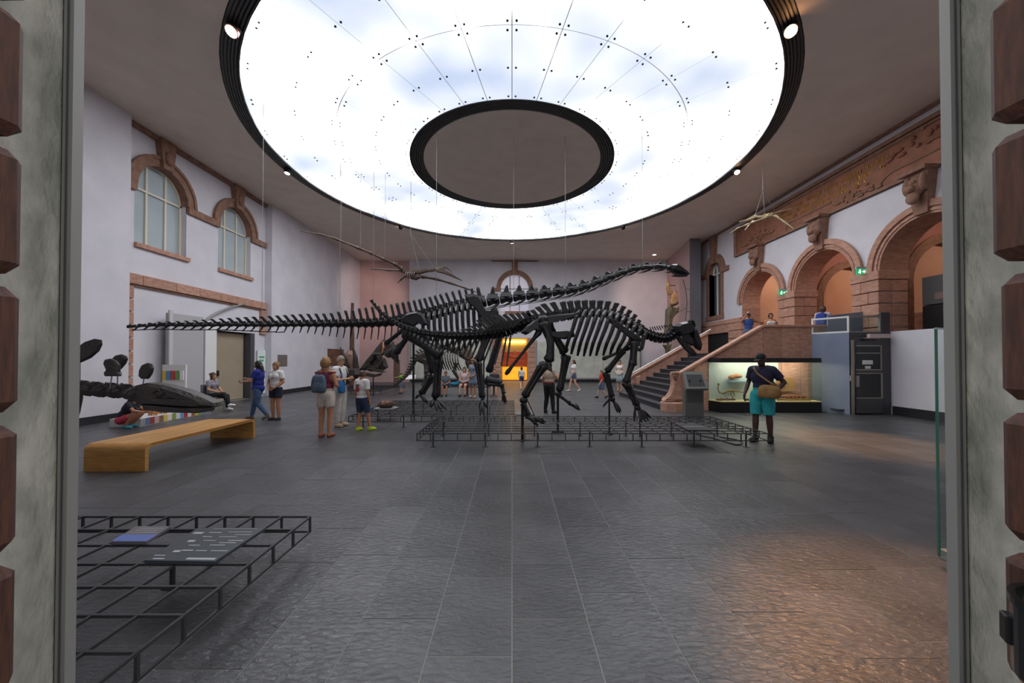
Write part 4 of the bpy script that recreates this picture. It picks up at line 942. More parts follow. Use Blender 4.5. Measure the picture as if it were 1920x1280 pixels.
# ------------------------------------------------------------------ skeleton tools
def frames(path, n):
    S_ = catmull([tuple(P(*p)) for p in path], n); pts = [V(*p) for p in S_]; out = []
    for i, p in enumerate(pts):
        t = (pts[min(i+1, n-1)]-pts[max(i-1, 0)]).normalized(); s = t.cross(V(0,0,1)).normalized(); u = s.cross(t)
        L = ((pts[min(i+1, n-1)]-p).length + (p-pts[max(i-1, 0)]).length)/(2 if 0 < i < n-1 else 1)
        out.append((p, t, s, u, L))
    return out
def vertebra(root, name, fr, r, sh, sw, slant=0, tp=0, th=.02, m=None, zyg=True, top=.9):
    """one vertebra: waisted centrum, neural arch and spine, side processes (metres)"""
    p, t, s, u, L = fr; mb = MB(); l = L*.47
    mb.tube([p-t*l, p-t*l*.8, p, p+t*l*.8, p+t*l], [r*.8, r*1.08, r*.72, r*1.08, r*.8], 8, ref=s)
    b = p + u*r*.5
    if sh > r:
        q = [b-t*sw*.6, b+t*sw*.6, b+u*(sh-r*.5)*.45+t*(slant*.4+sw*.42), b+u*(sh-r*.5)+t*(slant+sw*.5*top), b+u*(sh-r*.5)*1.03+t*(slant+sw*.1), b+u*(sh-r*.5)*.98+t*(slant-sw*.5*top), b+u*(sh-r*.5)*.45+t*(slant*.4-sw*.42)]
        mb.pillow(q, th, side=s, inset=.8, rim=.55)
    if zyg:
        for sg in (-1, 1): mb.tube([b+s*sg*r*.3+u*r*.3, b+t*L*.42+s*sg*r*.35+u*r*.75], [r*.28, r*.16], 5); mb.tube([b+s*sg*r*.3+u*r*.3, b-t*L*.4+s*sg*r*.3+u*r*.6], [r*.28, r*.14], 5)
    if tp:
        for sg in (-1, 1): mb.tube([p+u*r*.3, p+s*sg*tp*.6+u*r*.4, p+s*sg*tp+u*r*.2], [(r*.2, r*.4), (r*.14, r*.3), (r*.08, r*.2)], 6, ref=u)
    return mb.build(name, m or M_BONE, root)
def rib(root, pts, r, m=None, flat=.55):
    c = catmull([tuple(p) for p in pts], 9); k = [.7,1,1,.95,.9,.85,.8,.75,.5]
    return MB().tube([V(*p) for p in c], [(r*flat*a, r*a) for a in k], 6, ref=(0,1,0)).build('rib', m or M_BONE, root)
def long_bone(root, name, a, b, r0, r1, m=None, mid=.62, bow=(0,0,0), flat=.9):
    return MB().bone(P(*a), P(*b), r0, r1, mid, 9, flat=flat, bow=bow).build(name, m or M_BONE, root, smooth=True)
def plate(root, name, pl, Y, th, m=None, inset=.72, rim=.35):
    return MB().pillow([P(x, y, Y) for x, y in pl], th, inset=inset, rim=rim).build(name, m or M_BONE, root)
def digits(root, base, tips, r, name='toe', m=None, drop=0.0):
    """each digit from base through a knuckle to a clawed tip; points (px,py,Y)"""
    for tp in tips:
        a, b = P(*base), P(*tp); k = a.lerp(b, .5)+V(0,0,r*.7); k2 = a.lerp(b, .78)+V(0,0,r*.35)
        MB().tube([a, a.lerp(k,.5), k, k2, b], [r*.9, r*.7, r*.95, r*.75, r*.2], 7).build(name, m or M_BONE, root, smooth=True)
def pole(root, px, py, ztop, r=.018, m=None, base=True, pts=None):
    c = G(px, py); mb = MB().tube([c, V(c.x,c.y,ztop)], r, 8, ref=(1,0,0))
    o = mb.build('support_pole', M_BLACK, root)
    if base: MB().box(c.x-.16, c.y-.03, 0, c.x+.16, c.y+.03, .02).box(c.x-.03, c.y-.14, 0, c.x+.03, c.y+.14, .02).build('pole_foot', M_BLACK, root)
    return o
def wire(root, a, b, r=.006): return MB().tube([a, b], r, 5, ref=(1,0,0)).build('suspension_wire', M_WIRE, root)
def up_wire(root, px, py, Y, dx=0): a = P(px, py, Y); return wire(root, a, V(a.x+dx, Y, ZC))
I = lambda x, xs, ys: float(np.interp(x, xs, ys))

# ------------------------------------------------------------------ the long necked skeleton
D = thing('sauropod_skeleton', 'huge black long necked dinosaur skeleton stretching across the whole hall', 'dinosaur skeleton', (-1.5, 11.1, 0))
tail = [(247,612,8.8),(300,609,9.05),(360,609,9.3),(430,608,9.6),(500,608,9.9),(570,607,10.25),(640,607,10.6),(700,606,10.85),(752,602,11.05)]
for i, fr in enumerate(frames(tail, 35)):
    x = i/34; Ym = fr[0].y/F_PX; px = 247+505*x
    vt = vertebra(D, 'tail_vertebra', fr, Ym*I(px,[247,360,500,640,750],[2.6,4,5.4,7,8.5]), Ym*I(px,[247,360,450,540,600,655,720],[3.5,9,14,18,20,28,33]), Ym*I(px,[247,450,640,750],[5,7.5,5.8,5.4]), slant=-Ym*I(px,[247,360,540,620,720],[3,8,9,5,3]), tp=Ym*I(px,[247,560,640,750],[0,3,12,16]) if px > 560 else 0, th=Ym*I(px,[247,750],[1.6,2.8]))
    if i > 0:
        p, t, s, u, L = fr; ln = Ym*I(px,[247,300,380,450,560,640,720],[4,6,7,10,15,25,29]); b = p-t*L*.5-u*Ym*2.5
        hook = Ym*I(px,[247,400,560,620,750],[7,8,4,4,5])
        mb = MB()
        for sg in (-1, 1): mb.tube([b+s*sg*Ym*2.2, b+s*sg*Ym*.9-u*ln*.45-t*hook*.3, b-u*ln-t*hook], [Ym*1.1, Ym*1.2, Ym*.8], 5)
        if px < 500: mb.tube([b-u*ln-t*hook*1.2, b-u*ln+t*hook*1.3], [Ym*.9, Ym*1.0], 5)
        mb.build('chevron', M_BONE, vt)
trunk = [(752,602,11.05),(780,597,11.1),(810,590,11.15),(842,581,11.2),(868,574,11.25),(900,568,11.3)]
m11 = 11.15/F_PX
TR = frames(trunk, 15)
for i, fr in enumerate(TR):
    px = 752+148*i/14
    vertebra(D, 'back_vertebra', fr, m11*I(px,[752,800,900],[10,11.5,10.5]), m11*I(px,[752,793,841,891],[34,34,33,30]), m11*6, slant=m11*I(px,[752,790,840,900],[-2,-1,-3,1]), tp=m11*14, th=m11*2.2)
    if i >= 4:
        p, t, s, u, L = fr; bot = I(px,[795,815,850,900],[630,648,658,650]); pyc = 671-(p.z-1.7)*F_PX/p.y
        for sg in (-1, 1):
            Y = p.y; wd = I(px,[795,840,900],[.36,.50,.44])
            rib(D, [P(px,pyc-5,Y+sg*.14), P(px-1,pyc+2,Y+sg*wd*.85), P(px-1,pyc+24,Y+sg*wd), P(px+1,(pyc+bot)/2+10,Y+sg*wd*.95), P(px+4,bot,Y+sg*wd*.6)], m11*3.9)
neck = [(900,568,11.3),(947,560,11.35),(1004,553,11.4),(1041,548,11.4),(1071,544,11.4),(1096,538,11.4),(1124,528,11.4),(1148,518,11.4),(1171,510,11.4),(1193,503,11.4),(1213,501,11.4),(1243,500,11.4),(1262,503,11.4)]
NK = frames(neck, 16)
for i, fr in enumerate(NK):
    x = i/15; p, t, s, u, L = fr; r = m11*I(x,[0,.3,.6,1],[9,8,6.2,4.6]); hh = m11*I(x,[0,.15,.3,.6,1],[28,24,17,13,8])
    vt = vertebra(D, 'neck_vertebra', fr, r, hh, m11*I(x,[0,.3,.6,1],[10,17,16,10]), slant=m11*I(x,[0,.12,.3,1],[3,5,-1,-1]), th=m11*3, tp=m11*I(x,[0,1],[12,4]), top=.35)
    mb = MB()      # side laminae that give each neck bone its wing
    for sg in (-1, 1):
        mb.pillow([p-t*L*.45+u*r*.4+s*sg*r*.9, p+t*L*.45+u*r*.2+s*sg*r*.8, p+t*L*.38+u*hh*.45+s*sg*r*.4, p-t*L*.3+u*hh*.55+s*sg*r*.5], m11*.9, side=s, inset=.8)
    mb.build('neck_lamina', M_BONE, vt)
    if i > 0:
        for sg in (-1, 1): MB().tube([p-u*r*.9+s*sg*r*1.0+t*L*.35, p-u*r*1.5+s*sg*r*1.3-t*L*.2, p-u*r*1.7+s*sg*r*1.2-t*L*I(x,[0,.5,1],[1.0,1.1,.5])], [m11*1.2, m11*1.2, m11*.4], 5).build('neck_rib', M_BONE, vt)
Yh = 11.4
K_ = plate(D, 'skull', [(1256,497),(1264,496),(1272,499),(1282,507),(1290,512.5),(1291,515),(1287,516),(1275,512),(1262,509),(1257,505)], Yh, .17, inset=.7, rim=.5)
plate(K_, 'skull_crest', [(1262,497),(1267,494.5),(1275,500),(1283,507),(1276,505)], Yh, .09)
for sg in (-1, 1): plate(D, 'lower_jaw', [(1259,509),(1266,512),(1280,515),(1290,515.5),(1287,518.5),(1272,519),(1258,518),(1262,514)], Yh+sg*.09, .035)
plate(K_, 'nostril_ridge', [(1270,498),(1276,499),(1283,505),(1278,505)], Yh, .05)
# shoulder, pelvis and limbs
for sg in (-1, 1):
    Y = 11.2+sg*.55
    plate(D, 'scapula', [(871,553),(884,550),(896,553),(903,566),(912,584),(922,584),(931,576),(935,585),(936,597),(928,604),(910,607),(900,594),(890,577),(876,566)], Y, .06, inset=.8)
    plate(D, 'ilium', [(750,597),(760,589),(770,586),(782,584),(793,589),(799,598),(803,608),(795,611),(784,606),(775,613),(765,608),(752,605)], 11.1+sg*.42, .06, inset=.8)
    long_bone(D, 'pubis', (778,612,11.1+sg*.34), (742,662,11.1+sg*.18), .13, .12)
    plate(D, 'pubis_end', [(738,650),(746,655),(748,684),(742,676),(734,664)], 11.1+sg*.17, .05)
    long_bone(D, 'ischium', (768,608,11.1+sg*.32), (722,645,11.1+sg*.12), .10, .08)
# near hind leg
long_bone(D, 'femur', (758,620,10.62), (828,668,10.55), .22, .20, mid=.68)
long_bone(D, 'tibia', (820,668,10.6), (816,746,10.6), .16, .12); long_bone(D, 'fibula', (828,672,10.5), (821,744,10.52), .07, .06)
digits(D, (815,748,10.6), [(838,769,10.45),(829,773,10.35),(820,772,10.3),(808,765,10.4),(806,762,10.6)], .055)
# far hind leg
long_bone(D, 'femur', (792,625,11.6), (813,700,11.65), .17, .15, mid=.66)
long_bone(D, 'tibia', (811,703,11.65), (788,738,11.65), .13, .10); long_bone(D, 'fibula', (815,706,11.75), (793,739,11.75), .07, .06)
digits(D, (787,740,11.65), [(804,757,11.5),(797,754,11.45),(779,748,11.6)], .05)
# near fore leg
long_bone(D, 'humerus', (928,604,10.72), (896,676,10.65), .15, .13, mid=.6)
long_bone(D, 'ulna', (893,676,10.65), (903,746,10.5), .10, .08); long_bone(D, 'radius', (900,678,10.58), (906,746,10.45), .07, .07)
digits(D, (904,748,10.48), [(913,765,10.35),(906,778,10.2),(900,782,10.2),(898,768,10.4)], .045)
# far fore leg, lifted
long_bone(D, 'humerus', (943,606,11.7), (916,698,11.75), .15, .13, mid=.6)
long_bone(D, 'ulna', (910,712,11.75), (941,718,11.7), .17, .13, mid=.75); long_bone(D, 'radius', (912,720,11.68), (942,722,11.65), .09, .08)
long_bone(D, 'wrist', (940,720,11.7), (945,738,11.65), .10, .08)
digits(D, (944,736,11.65), [(950,757,11.55),(946,758,11.6),(942,753,11.7)], .04, 'finger')
pole(D, 775, 778, 2.25, .035); pole(D, 907, 779, 2.4, .022, base=False); pole(D, 914, 796, 1.08, .016, base=False)
for px, py, Y in ((637,580,10.6),(1060,545,11.4),(1205,500,11.4),(491,593,9.9),(818,555,11.15),(963,545,11.35),(700,575,10.85)): up_wire(D, px, py, Y)

# ------------------------------------------------------------------ the front skeleton (stooping ornithopod)
E = thing('ornithopod_skeleton', 'black four legged dinosaur skeleton with lowered head standing in front', 'dinosaur skeleton', (1.6, 8.05, 0))
m8 = 8.05/F_PX; Y0 = 8.05
tailp = [(697,566,Y0),(713,585,Y0),(735,602,Y0),(762,616,Y0),(795,625,Y0),(835,630,Y0),(875,631,Y0),(912,629,Y0),(945,624,Y0),(972,614,Y0),(1000,604,Y0)]
FT = frames(tailp, 40)
for i, fr in enumerate(FT):
    p, t, s, u, L = fr; px = 960+p.x*F_PX/p.y
    sh = I(px,[697,780,860,900,925,945,960,990],[4,8,10,18,34,40,36,24]); sl = -I(px,[697,800,880,930,965,990],[2,8,14,22,14,4])
    vt = vertebra(E, 'tail_vertebra', fr, m8*I(px,[697,760,860,940,1000],[2,4.4,6.8,9.4,10.5]), m8*sh, m8*I(px,[697,860,930,990],[3.5,6,10,8]), slant=m8*sl, tp=m8*I(px,[800,960],[4,14]) if px > 800 else 0, th=m8*1.8)
    if px > 770 and i % 1 == 0:
        ln = m8*I(px,[770,800,870,930,975],[10,20,28,44,60]); sl2 = m8*I(px,[770,830,900,975],[3,6,18,34]); b = p-t*L*.5-u*m8*4
        if px < 968:
            mb = MB()
            for sg in (-1, 1): mb.tube([b+s*sg*m8*2.5, b-u*ln*.4-t*sl2*.4+s*sg*m8*.8, b-u*ln-t*sl2], [m8*1.7, m8*2.0, m8*1.4], 5)
            mb.build('chevron', M_BONE, vt)
# bony tendons lying over the tail root
for k_ in range(9):
    a = 905+k_*7; MB().tube([P(a,623-k_*1.2,Y0-.12), P(a+14,612-k_*1.2,Y0-.14), P(a+26,604-k_*1.0,Y0-.10)], m8*1.6, 5).build('tendon', M_BONE, E)
tr2 = [(1000,604,Y0),(1030,597,Y0),(1060,592,Y0),(1090,588,Y0),(1120,587,Y0),(1150,591,Y0),(1175,602,Y0),(1195,616,Y0),(1212,627,Y0)]
FR2 = frames(tr2, 19)
for i, fr in enumerate(FR2):
    p, t, s, u, L = fr; px = 960+p.x*F_PX/p.y
    sh = I(px,[1000,1040,1060,1110,1150,1180,1212],[20,30,27,24,24,20,8]); sw = I(px,[1000,1040,1110,1160,1210],[8,11,12,9,6]); sl = I(px,[1000,1040,1060,1100,1150,1200],[-8,-14,-2,0,4,-2])
    vertebra(E, 'back_vertebra', fr, m8*I(px,[1000,1150,1212],[10,9,8]), m8*sh, m8*sw, slant=m8*sl, tp=m8*12, th=m8*1.8, top=1.05)
    if px > 1084:
        pyc = 671-(p.z-1.7)*F_PX/p.y; k_ = (px-1084)/125
        for sg in (-1, 1):
            wd = I(k_,[0,.4,.8,1],[.34,.46,.40,.26]); lean = I(k_,[0,.5,1],[26,30,22]); bot = I(k_,[0,.25,.6,.85,1],[660,668,666,660,648])
            rib(E, [P(px+2,pyc-6,Y0+sg*.10), P(px-4,pyc+2,Y0+sg*wd*.75), P(px-lean*.45,pyc+28,Y0+sg*wd), P(px-lean*.8,(pyc+bot)/2+16,Y0+sg*wd*.92), P(px-lean,bot,Y0+sg*wd*.6)], m8*4.4)
neckp = [(1212,627,Y0),(1228,633,Y0),(1245,635,Y0),(1258,631,Y0),(1268,621,Y0)]
for i, fr in enumerate(frames(neckp, 9)):
    vt = vertebra(E, 'neck_vertebra', fr, m8*8.6, m8*11, m8*6, slant=-m8*3, tp=m8*9, th=m8*1.5)
    p, t, s, u, L = fr
    for sg in (-1, 1): MB().tube([p+s*sg*m8*5-u*m8*3, p+s*sg*m8*8-u*m8*7-t*m8*5], [m8*1.6, m8*.6], 5).build('neck_rib', M_BONE, vt)
# nuchal spines running back from the head
for k_ in range(10): MB().tube([P(1222+k_*4.4,620+(-.4 if k_<5 else -.9)*k_,Y0), P(1218+k_*4.4,613-.6*k_,Y0)], m8*1.0, 5).build('neck_spine', M_BONE, E)
# skull: braincase, snout, cheek and lower jaws
bc_ = plate(E, 'braincase', [(1262,612),(1270,606),(1283,603),(1294,605),(1299,614),(1296,624),(1284,630),(1270,632),(1263,624)], Y0, .20, inset=.7, rim=.45)
plate(E, 'snout', [(1292,612),(1301,612),(1306,624),(1311,640),(1314,650),(1312,657),(1306,653),(1300,644),(1295,632)], Y0-.02, .13, inset=.7, rim=.4)
for sg in (-1, 1):
    MB().tube([P(1289,608,Y0+sg*.13), P(1293,602,Y0+sg*.15), P(1299,602,Y0+sg*.15), P(1302,609,Y0+sg*.13), P(1301,616,Y0+sg*.1)], [.03,.035,.035,.03,.02], 6).build('eye_rim', M_BONE, bc_)
    plate(bc_, 'cheek_bone', [(1275,625),(1290,624),(1299,634),(1303,646),(1296,648),(1284,642)], Y0+sg*.15, .03)
    plate(E, 'lower_jaw', [(1266,630),(1276,632),(1290,646),(1301,656),(1306.5,663),(1304,667),(1296,667),(1284,655),(1273,642)], Y0+sg*.13, .04, inset=.8)
# girdles
for sg in (-1, 1):
    Y = Y0+sg*.24
    plate(E, 'ilium', [(976,624),(986,612),(1000,601),(1018,593),(1050,589),(1084,586),(1086,591),(1052,600),(1032,606),(1026,618),(1012,622),(1000,618),(986,628)], Y, .06, inset=.82)
    long_bone(E, 'ischium', (1014,618,Y0+sg*.2), (948,702,Y0+sg*.10), .075, .05, mid=.5)
    plate(E, 'prepubis', [(1022,618),(1040,622),(1062,620),(1076,622),(1078,631),(1060,636),(1040,634),(1024,628)], Y0+sg*.2, .035)
    plate(E, 'scapula', [(1136,594),(1143,592),(1152,599),(1170,612),(1188,624),(1202,634),(1203,640),(1192,642),(1176,630),(1158,616),(1142,604)], Y0+sg*.36, .055, inset=.8)
    plate(E, 'coracoid', [(1184,634),(1200,636),(1200,648),(1188,652),(1180,644)], Y0+sg*.34, .06)
    long_bone(E, 'sternal_bar', (1130,673,Y0+sg*.10), (1180,652,Y0+sg*.22), .05, .05)
Yn, Yf = 7.68, 8.42
long_bone(E, 'femur', (1016,604,Yn+.1), (1028,678,Yn), .135, .12, mid=.62, bow=(.12,0,0))
plate(E, 'fourth_trochanter', [(1022,628),(1034,634),(1034,648),(1026,650)], Yn+.04, .04)
MB().ell(P(1018,600,Yn+.12), .12, 10, 8).build('femur_head', M_BONE, E, smooth=True)
long_bone(E, 'tibia', (1023,680,Yn), (983,744,Yn-.02), .13, .09, mid=.6); long_bone(E, 'fibula', (1012,684,Yn-.08), (980,742,Yn-.08), .05, .05)
plate(E, 'shin_crest', [(1012,678),(1032,676),(1036,698),(1024,692)], Yn-.02, .05)
jo = MB().ell(P(982,750,Yn-.03), (.09,.09,.075), 10, 8).build('ankle', M_BONE, E, smooth=True)
for k_, (dx, dy) in enumerate(((0,0),(5,.10),(9,-.10))): long_bone(E, 'metatarsal', (979+dx*.4,756,Yn-.03+dy*.5), (984+dx,780-dx*.3,Yn-.05+dy), .05, .045)
digits(jo, (986,780,Yn-.05), [(1009,798,Yn-.12),(1020,794,Yn-.06),(1024,792,Yn+.08)], .05)
long_bone(E, 'femur', (1026,606,Yf-.1), (1060,662,Yf), .135, .12, mid=.62)
long_bone(E, 'tibia', (1061,664,Yf), (1048,734,Yf), .12, .085, mid=.6); long_bone(E, 'fibula', (1068,666,Yf+.06), (1053,732,Yf+.06), .05, .045)
jo = MB().ell(P(1047,738,Yf), (.085,.09,.07), 10, 8).build('ankle', M_BONE, E, smooth=True)
for k_, dy in enumerate((0,.09,-.09)): long_bone(E, 'metatarsal', (1048,741,Yf+dy*.5), (1069,757-k_,Yf+dy), .05, .045)
digits(jo, (1068,757,Yf), [(1088,769,Yf-.02),(1086,764,Yf+.1),(1084,768,Yf-.12)], .045)
# fore limbs
long_bone(E, 'humerus', (1190,640,Yn-.02), (1186,686,Yn-.04), .10, .09, mid=.75); long_bone(E, 'humerus_shaft', (1187,676,Yn-.04), (1173,718,Yn-.05), .085, .085, mid=.7)
long_bone(E, 'ulna', (1170,716,Yn-.05), (1193,760,Yn-.05), .075, .06); long_bone(E, 'radius', (1178,718,Yn-.09), (1197,760,Yn-.09), .055, .05)
jo = MB().ell(P(1195,764,Yn-.06), (.07,.07,.06), 10, 8).build('wrist', M_BONE, E, smooth=True)
digits(jo, (1196,765,Yn-.06), [(1217,789,Yn-.14),(1211,792,Yn-.2),(1222,785,Yn-.04),(1204,793,Yn-.24)], .035, 'finger')
digits(jo, (1191,764,Yn-.06), [(1189,790,Yn-.1)], .032, 'thumb')
long_bone(E, 'humerus', (1170,655,Yf-.05), (1137,697,Yf), .09, .085, mid=.7)
long_bone(E, 'ulna', (1134,697,Yf), (1146,744,Yf-.02), .075, .055); long_bone(E, 'radius', (1140,700,Yf+.05), (1150,744,Yf+.05), .05, .045)
jo = MB().ell(P(1148,748,Yf), (.07,.07,.06), 10, 8).build('wrist', M_BONE, E, smooth=True)
digits(jo, (1149,750,Yf), [(1163,776,Yf-.05),(1158,774,Yf-.12),(1165,772,Yf+.06)], .036, 'finger')
digits(jo, (1144,748,Yf), [(1130,763,Yf-.05)], .032, 'thumb')
pole(E, 979.6, 825.7, .75, .03); pole(E, 1046, 810.5, .9, .028); pole(E, 1142.5, 812.6, .95, .02); pole(E, 1200, 818.6, .62, .016, base=False)
mb = MB().tube([P(990,752,8.0), P(1003,782,8.2), P(1008,800,8.4)], .012, 6); mb.build('guy_rod', M_BLACK, E)

# ------------------------------------------------------------------ plated skeleton at the left edge, only head and neck clear of the jamb
S = thing('stegosaur_skeleton', 'dark plated dinosaur skeleton whose long head reaches in from the left edge', 'dinosaur skeleton', (-4.0, 2.7, 0))
M_SB = mat('dark_brown_bone', (50,41,37), .5, col2=(34,29,27), scale=8, bump=.4, bscale=50)
Ys = 2.6; ms = Ys/F_PX
plate(S, 'skull', [(258,734),(264,722),(285,717),(318,721),(350,730),(385,743),(408,754),(410,760),(398,764),(350,762),(300,758),(266,757)], Ys, .075, M_SB, inset=.75, rim=.5)
for sg in (-1, 1):
    plate(S, 'lower_jaw', [(266,757),(300,760),(350,764),(402,764),(398,770),(370,774),(310,773),(272,768)], Ys+sg*.045, .022, M_SB, inset=.85)
    MB().tube([P(285,735,Ys+sg*.078), P(298,731,Ys+sg*.08), P(306,738,Ys+sg*.08), P(294,744,Ys+sg*.078), P(285,737,Ys+sg*.078)], .008, 6).build('eye_rim', M_SB, S)
    MB().tube([P(270,748,Ys+sg*.06), P(320,744,Ys+sg*.07), P(370,752,Ys+sg*.05)], [.012,.014,.008], 6).build('cheek_ridge', M_SB, S)
for i, fr in enumerate(frames([(264,742,Ys),(235,736,Ys+.02),(200,733,Ys+.05),(165,730,Ys+.1),(120,722,Ys+.2),(50,690,Ys+.3)], 10)):
    vertebra(S, 'neck_vertebra', fr, .045, .062, .05, slant=-.01, tp=.07, th=.02, m=M_SB)
sp = [V(-3.75,2.95,1.62), V(-4.3,3.0,1.82), V(-5.0,3.0,1.95), V(-5.8,3.0,1.75), V(-6.7,3.0,1.4), V(-7.6,3.0,1.3)]
cs = [V(*p) for p in catmull([tuple(p) for p in sp], 26)]
for i, p in enumerate(cs):
    t_ = (cs[min(i+1,25)]-cs[max(i-1,0)]).normalized(); s_ = t_.cross(V(0,0,1)).normalized(); u_ = s_.cross(t_)
    r_ = I(i,[0,12,25],[.05,.06,.02]); vertebra(S, 'back_vertebra', (p, t_, s_, u_, .16), r_, r_*3, .06, tp=.08, th=.018, m=M_SB)
    if 1 <= i <= 9:
        for sg in (-1, 1): rib(S, [p, p+V(0,sg*.25,.02), p+V(.02,sg*.36,-.3), p+V(.05,sg*.25,-.7)], .022, M_SB)
def steg_plate(poly, Y, th=.016):
    o = plate(S, 'back_plate', poly, Y, th, M_SB, inset=.85, rim=.3); return o
def ellpoly(cx, cy, a, b, rot, n=14): return [(cx+a*math.cos(th)*math.cos(rot)-b*math.sin(th)*math.sin(rot), cy+a*math.cos(th)*math.sin(rot)+b*math.sin(th)*math.cos(rot)) for th in [2*PI*i/n for i in range(n)]]
for poly, Y, rod in (([(140,655),(160,641),(178,635),(190,637),(191,645),(185,658),(170,671),(150,680),(138,684)], 2.72, (150,678,150,728)),
                     ([(196,680),(198,674),(208,672),(218,676),(224,684),(224,698),(227,702),(226,705),(198,705),(197,700),(202,694)], 2.60, (210,703,206,728)),
                     ([(211,673),(218,666),(228,664),(236,667),(238,672),(234,682),(226,692),(218,694)], 2.68, (221,692,220,728)),
                     ([(262,706),(263,694),(268,684),(277,680),(284,682),(287,690),(284,701),(278,710),(266,710)], 2.58, (270,708,268,722)),
                     ([(60,560),(100,570),(128,600),(130,640),(100,670),(60,670),(30,630),(34,590)], 2.85, (80,668,80,705))):
    steg_plate(poly, Y); MB().tube([P(rod[0],rod[1],Y), P(rod[2],rod[3],Y)], .004, 5).build('plate_rod', M_WIRE, S)
for k_, (x, z, s_) in enumerate(((-4.2,2.2,.30),(-4.6,2.4,.38),(-5.1,2.5,.42),(-5.6,2.35,.38),(-6.1,2.05,.30),(-6.6,1.8,.22))):
    MB().pillow([V(x+s_*a, 3.0+(.09 if k_ % 2 else -.09), z+s_*b) for a, b in ((-.55,-.75),(.45,-.75),(.75,0),(.35,.7),(0,1),(-.4,.6),(-.75,0))], .016, inset=.85, rim=.3).build('back_plate', M_SB, S)
for (x, zt) in ((-4.6,1.6), (-5.5,1.75)):
    for sg in (-1, 1):
        a = V(x,3.0+sg*.28,zt); k = V(x+.08,3.0+sg*.36,zt*.52+.1); f = V(x-.02,3.0+sg*.36,.42)
        MB().bone(a, k, .085, .07, .6).build('upper_leg', M_SB, S, smooth=True); MB().bone(k, f, .06, .05, .6).build('lower_leg', M_SB, S, smooth=True)
        for q in (-.06, 0, .06): MB().tube([f, f+V(.06,q,-.05), f+V(.13,q*1.3,-.09)], [.035,.03,.012], 6).build('toe', M_SB, S)
for x, zt in ((-4.7,1.85), (-5.3,1.9)): MB().tube([V(x,3.0,0), V(x,3.0,zt)], .025, 8, ref=(1,0,0)).build('support_pole', M_BLACK, S)

# ------------------------------------------------------------------ hanging winged skeletons
W1_ = thing('winged_skeleton', 'brown winged reptile skeleton with long beak hanging at left', 'hanging skeleton', P(765,512,14.2))
def chain(root, name, pts, radii, m, n=6):
    for (a, b, r0, r1) in zip(pts[:-1], pts[1:], radii[:-1], radii[1:]):
        MB().bone(P(*a), P(*b), r0, r1, .6, n).build(name, m, root)
chain(W1_, 'wing_bone', [(752,503,14.2),(741,495,14.0),(720,486,13.8),(697,475,13.6),(675,466,13.4),(628,447,13.0),(600,439,12.7),(562,433,12.4)], [.10,.09,.075,.075,.07,.055,.04,.015], M_BONEB)
chain(W1_, 'wing_bone', [(780,517,14.3),(793,519,14.5),(818,523,14.8),(845,531,15.1),(875,541,15.4),(905,552,15.8)], [.09,.08,.075,.06,.045,.012], M_BONEB)
chain(W1_, 'leg_bone', [(757,507,14.3),(728,506,14.6),(702,504,14.9),(696,505,15.0)], [.06,.055,.04,.02], M_BONEB)
chain(W1_, 'leg_bone', [(760,518,14.3),(752,524,14.6),(746,530,14.8)], [.05,.04,.02], M_BONEB)
for i, fr in enumerate(frames([(752,507,14.25),(765,512,14.25),(780,512,14.25),(800,508,14.25),(818,506,14.25)], 13)):
    vertebra(W1_, 'spine_vertebra', fr, I(i,[0,5,12],[.06,.09,.045]), I(i,[0,5,12],[.1,.14,.08]), .06, th=.02, m=M_BONEB)
for k_ in range(5):
    for sg in (-1, 1): rib(W1_, [P(762+k_*4,509,14.25+sg*.05), P(760+k_*4,514,14.25+sg*.3), P(763+k_*4,520,14.25+sg*.2), P(769+k_*3,521,14.25)], .022, M_BONEB)
plate(W1_, 'breast_bone', [(770,517),(784,514),(790,520),(780,525),(771,523)], 14.25, .12, M_BONEB)
plate(W1_, 'skull', [(815,504),(822,500),(830,500),(836,507),(850,514),(866,525),(868,527),(848,519),(830,512),(818,510)], 14.25, .09, M_BONEB)
MB().tube([P(824,500,14.25), P(838,502,14.25), P(848,511,14.25)], [.03,.025,.01], 6).build('head_crest', M_BONEB, W1_)
for a, b in (((770,438,14.4),(786,508,14.3)), ((770,438,14.4),(815,503,14.3))): wire(W1_, P(*a), P(*b), .008)
a = P(770,438,14.4); wire(W1_, a, V(a.x,a.y,ZC), .008)
for px, py, Y in ((722,486,13.8),(640,450,13.1),(676,466,13.4)): up_wire(W1_, px, py, Y)
W2_ = thing('winged_skeleton', 'small pale ivory winged reptile skeleton hanging at right before the frieze', 'hanging skeleton', P(1438,405,13.0))
chain(W2_, 'wing_bone', [(1443,404,13.0),(1455,405,12.9),(1461,409,12.8),(1470,415,12.7),(1488,428.5,12.5)], [.04,.06,.045,.045,.012], M_IVORY)
chain(W2_, 'wing_bone', [(1440,404,13.0),(1434,408.5,12.9),(1413,416,12.6),(1400,421,12.4),(1383,427.5,12.2),(1369,437,12.0)], [.04,.05,.045,.035,.025,.008], M_IVORY)
chain(W2_, 'tail', [(1442,402,13.0),(1462,396,13.2),(1480,392,13.4),(1503,387,13.6)], [.04,.035,.02,.006], M_IVORY)
chain(W2_, 'leg_bone', [(1412,414,12.7),(1404,422,12.6),(1397,431,12.5)], [.035,.03,.02], M_IVORY)
for i, fr in enumerate(frames([(1446,402,13.0),(1438,403,13.0),(1430,406,12.95),(1422,407,12.9),(1416,405,12.9)], 9)): vertebra(W2_, 'spine_vertebra', fr, .035, .06, .04, th=.012, m=M_IVORY)
plate(W2_, 'skull', [(1418,402),(1419,407),(1410,411),(1398,415),(1386,416),(1385,415),(1398,412),(1409,406)], 12.9, .04, M_IVORY)
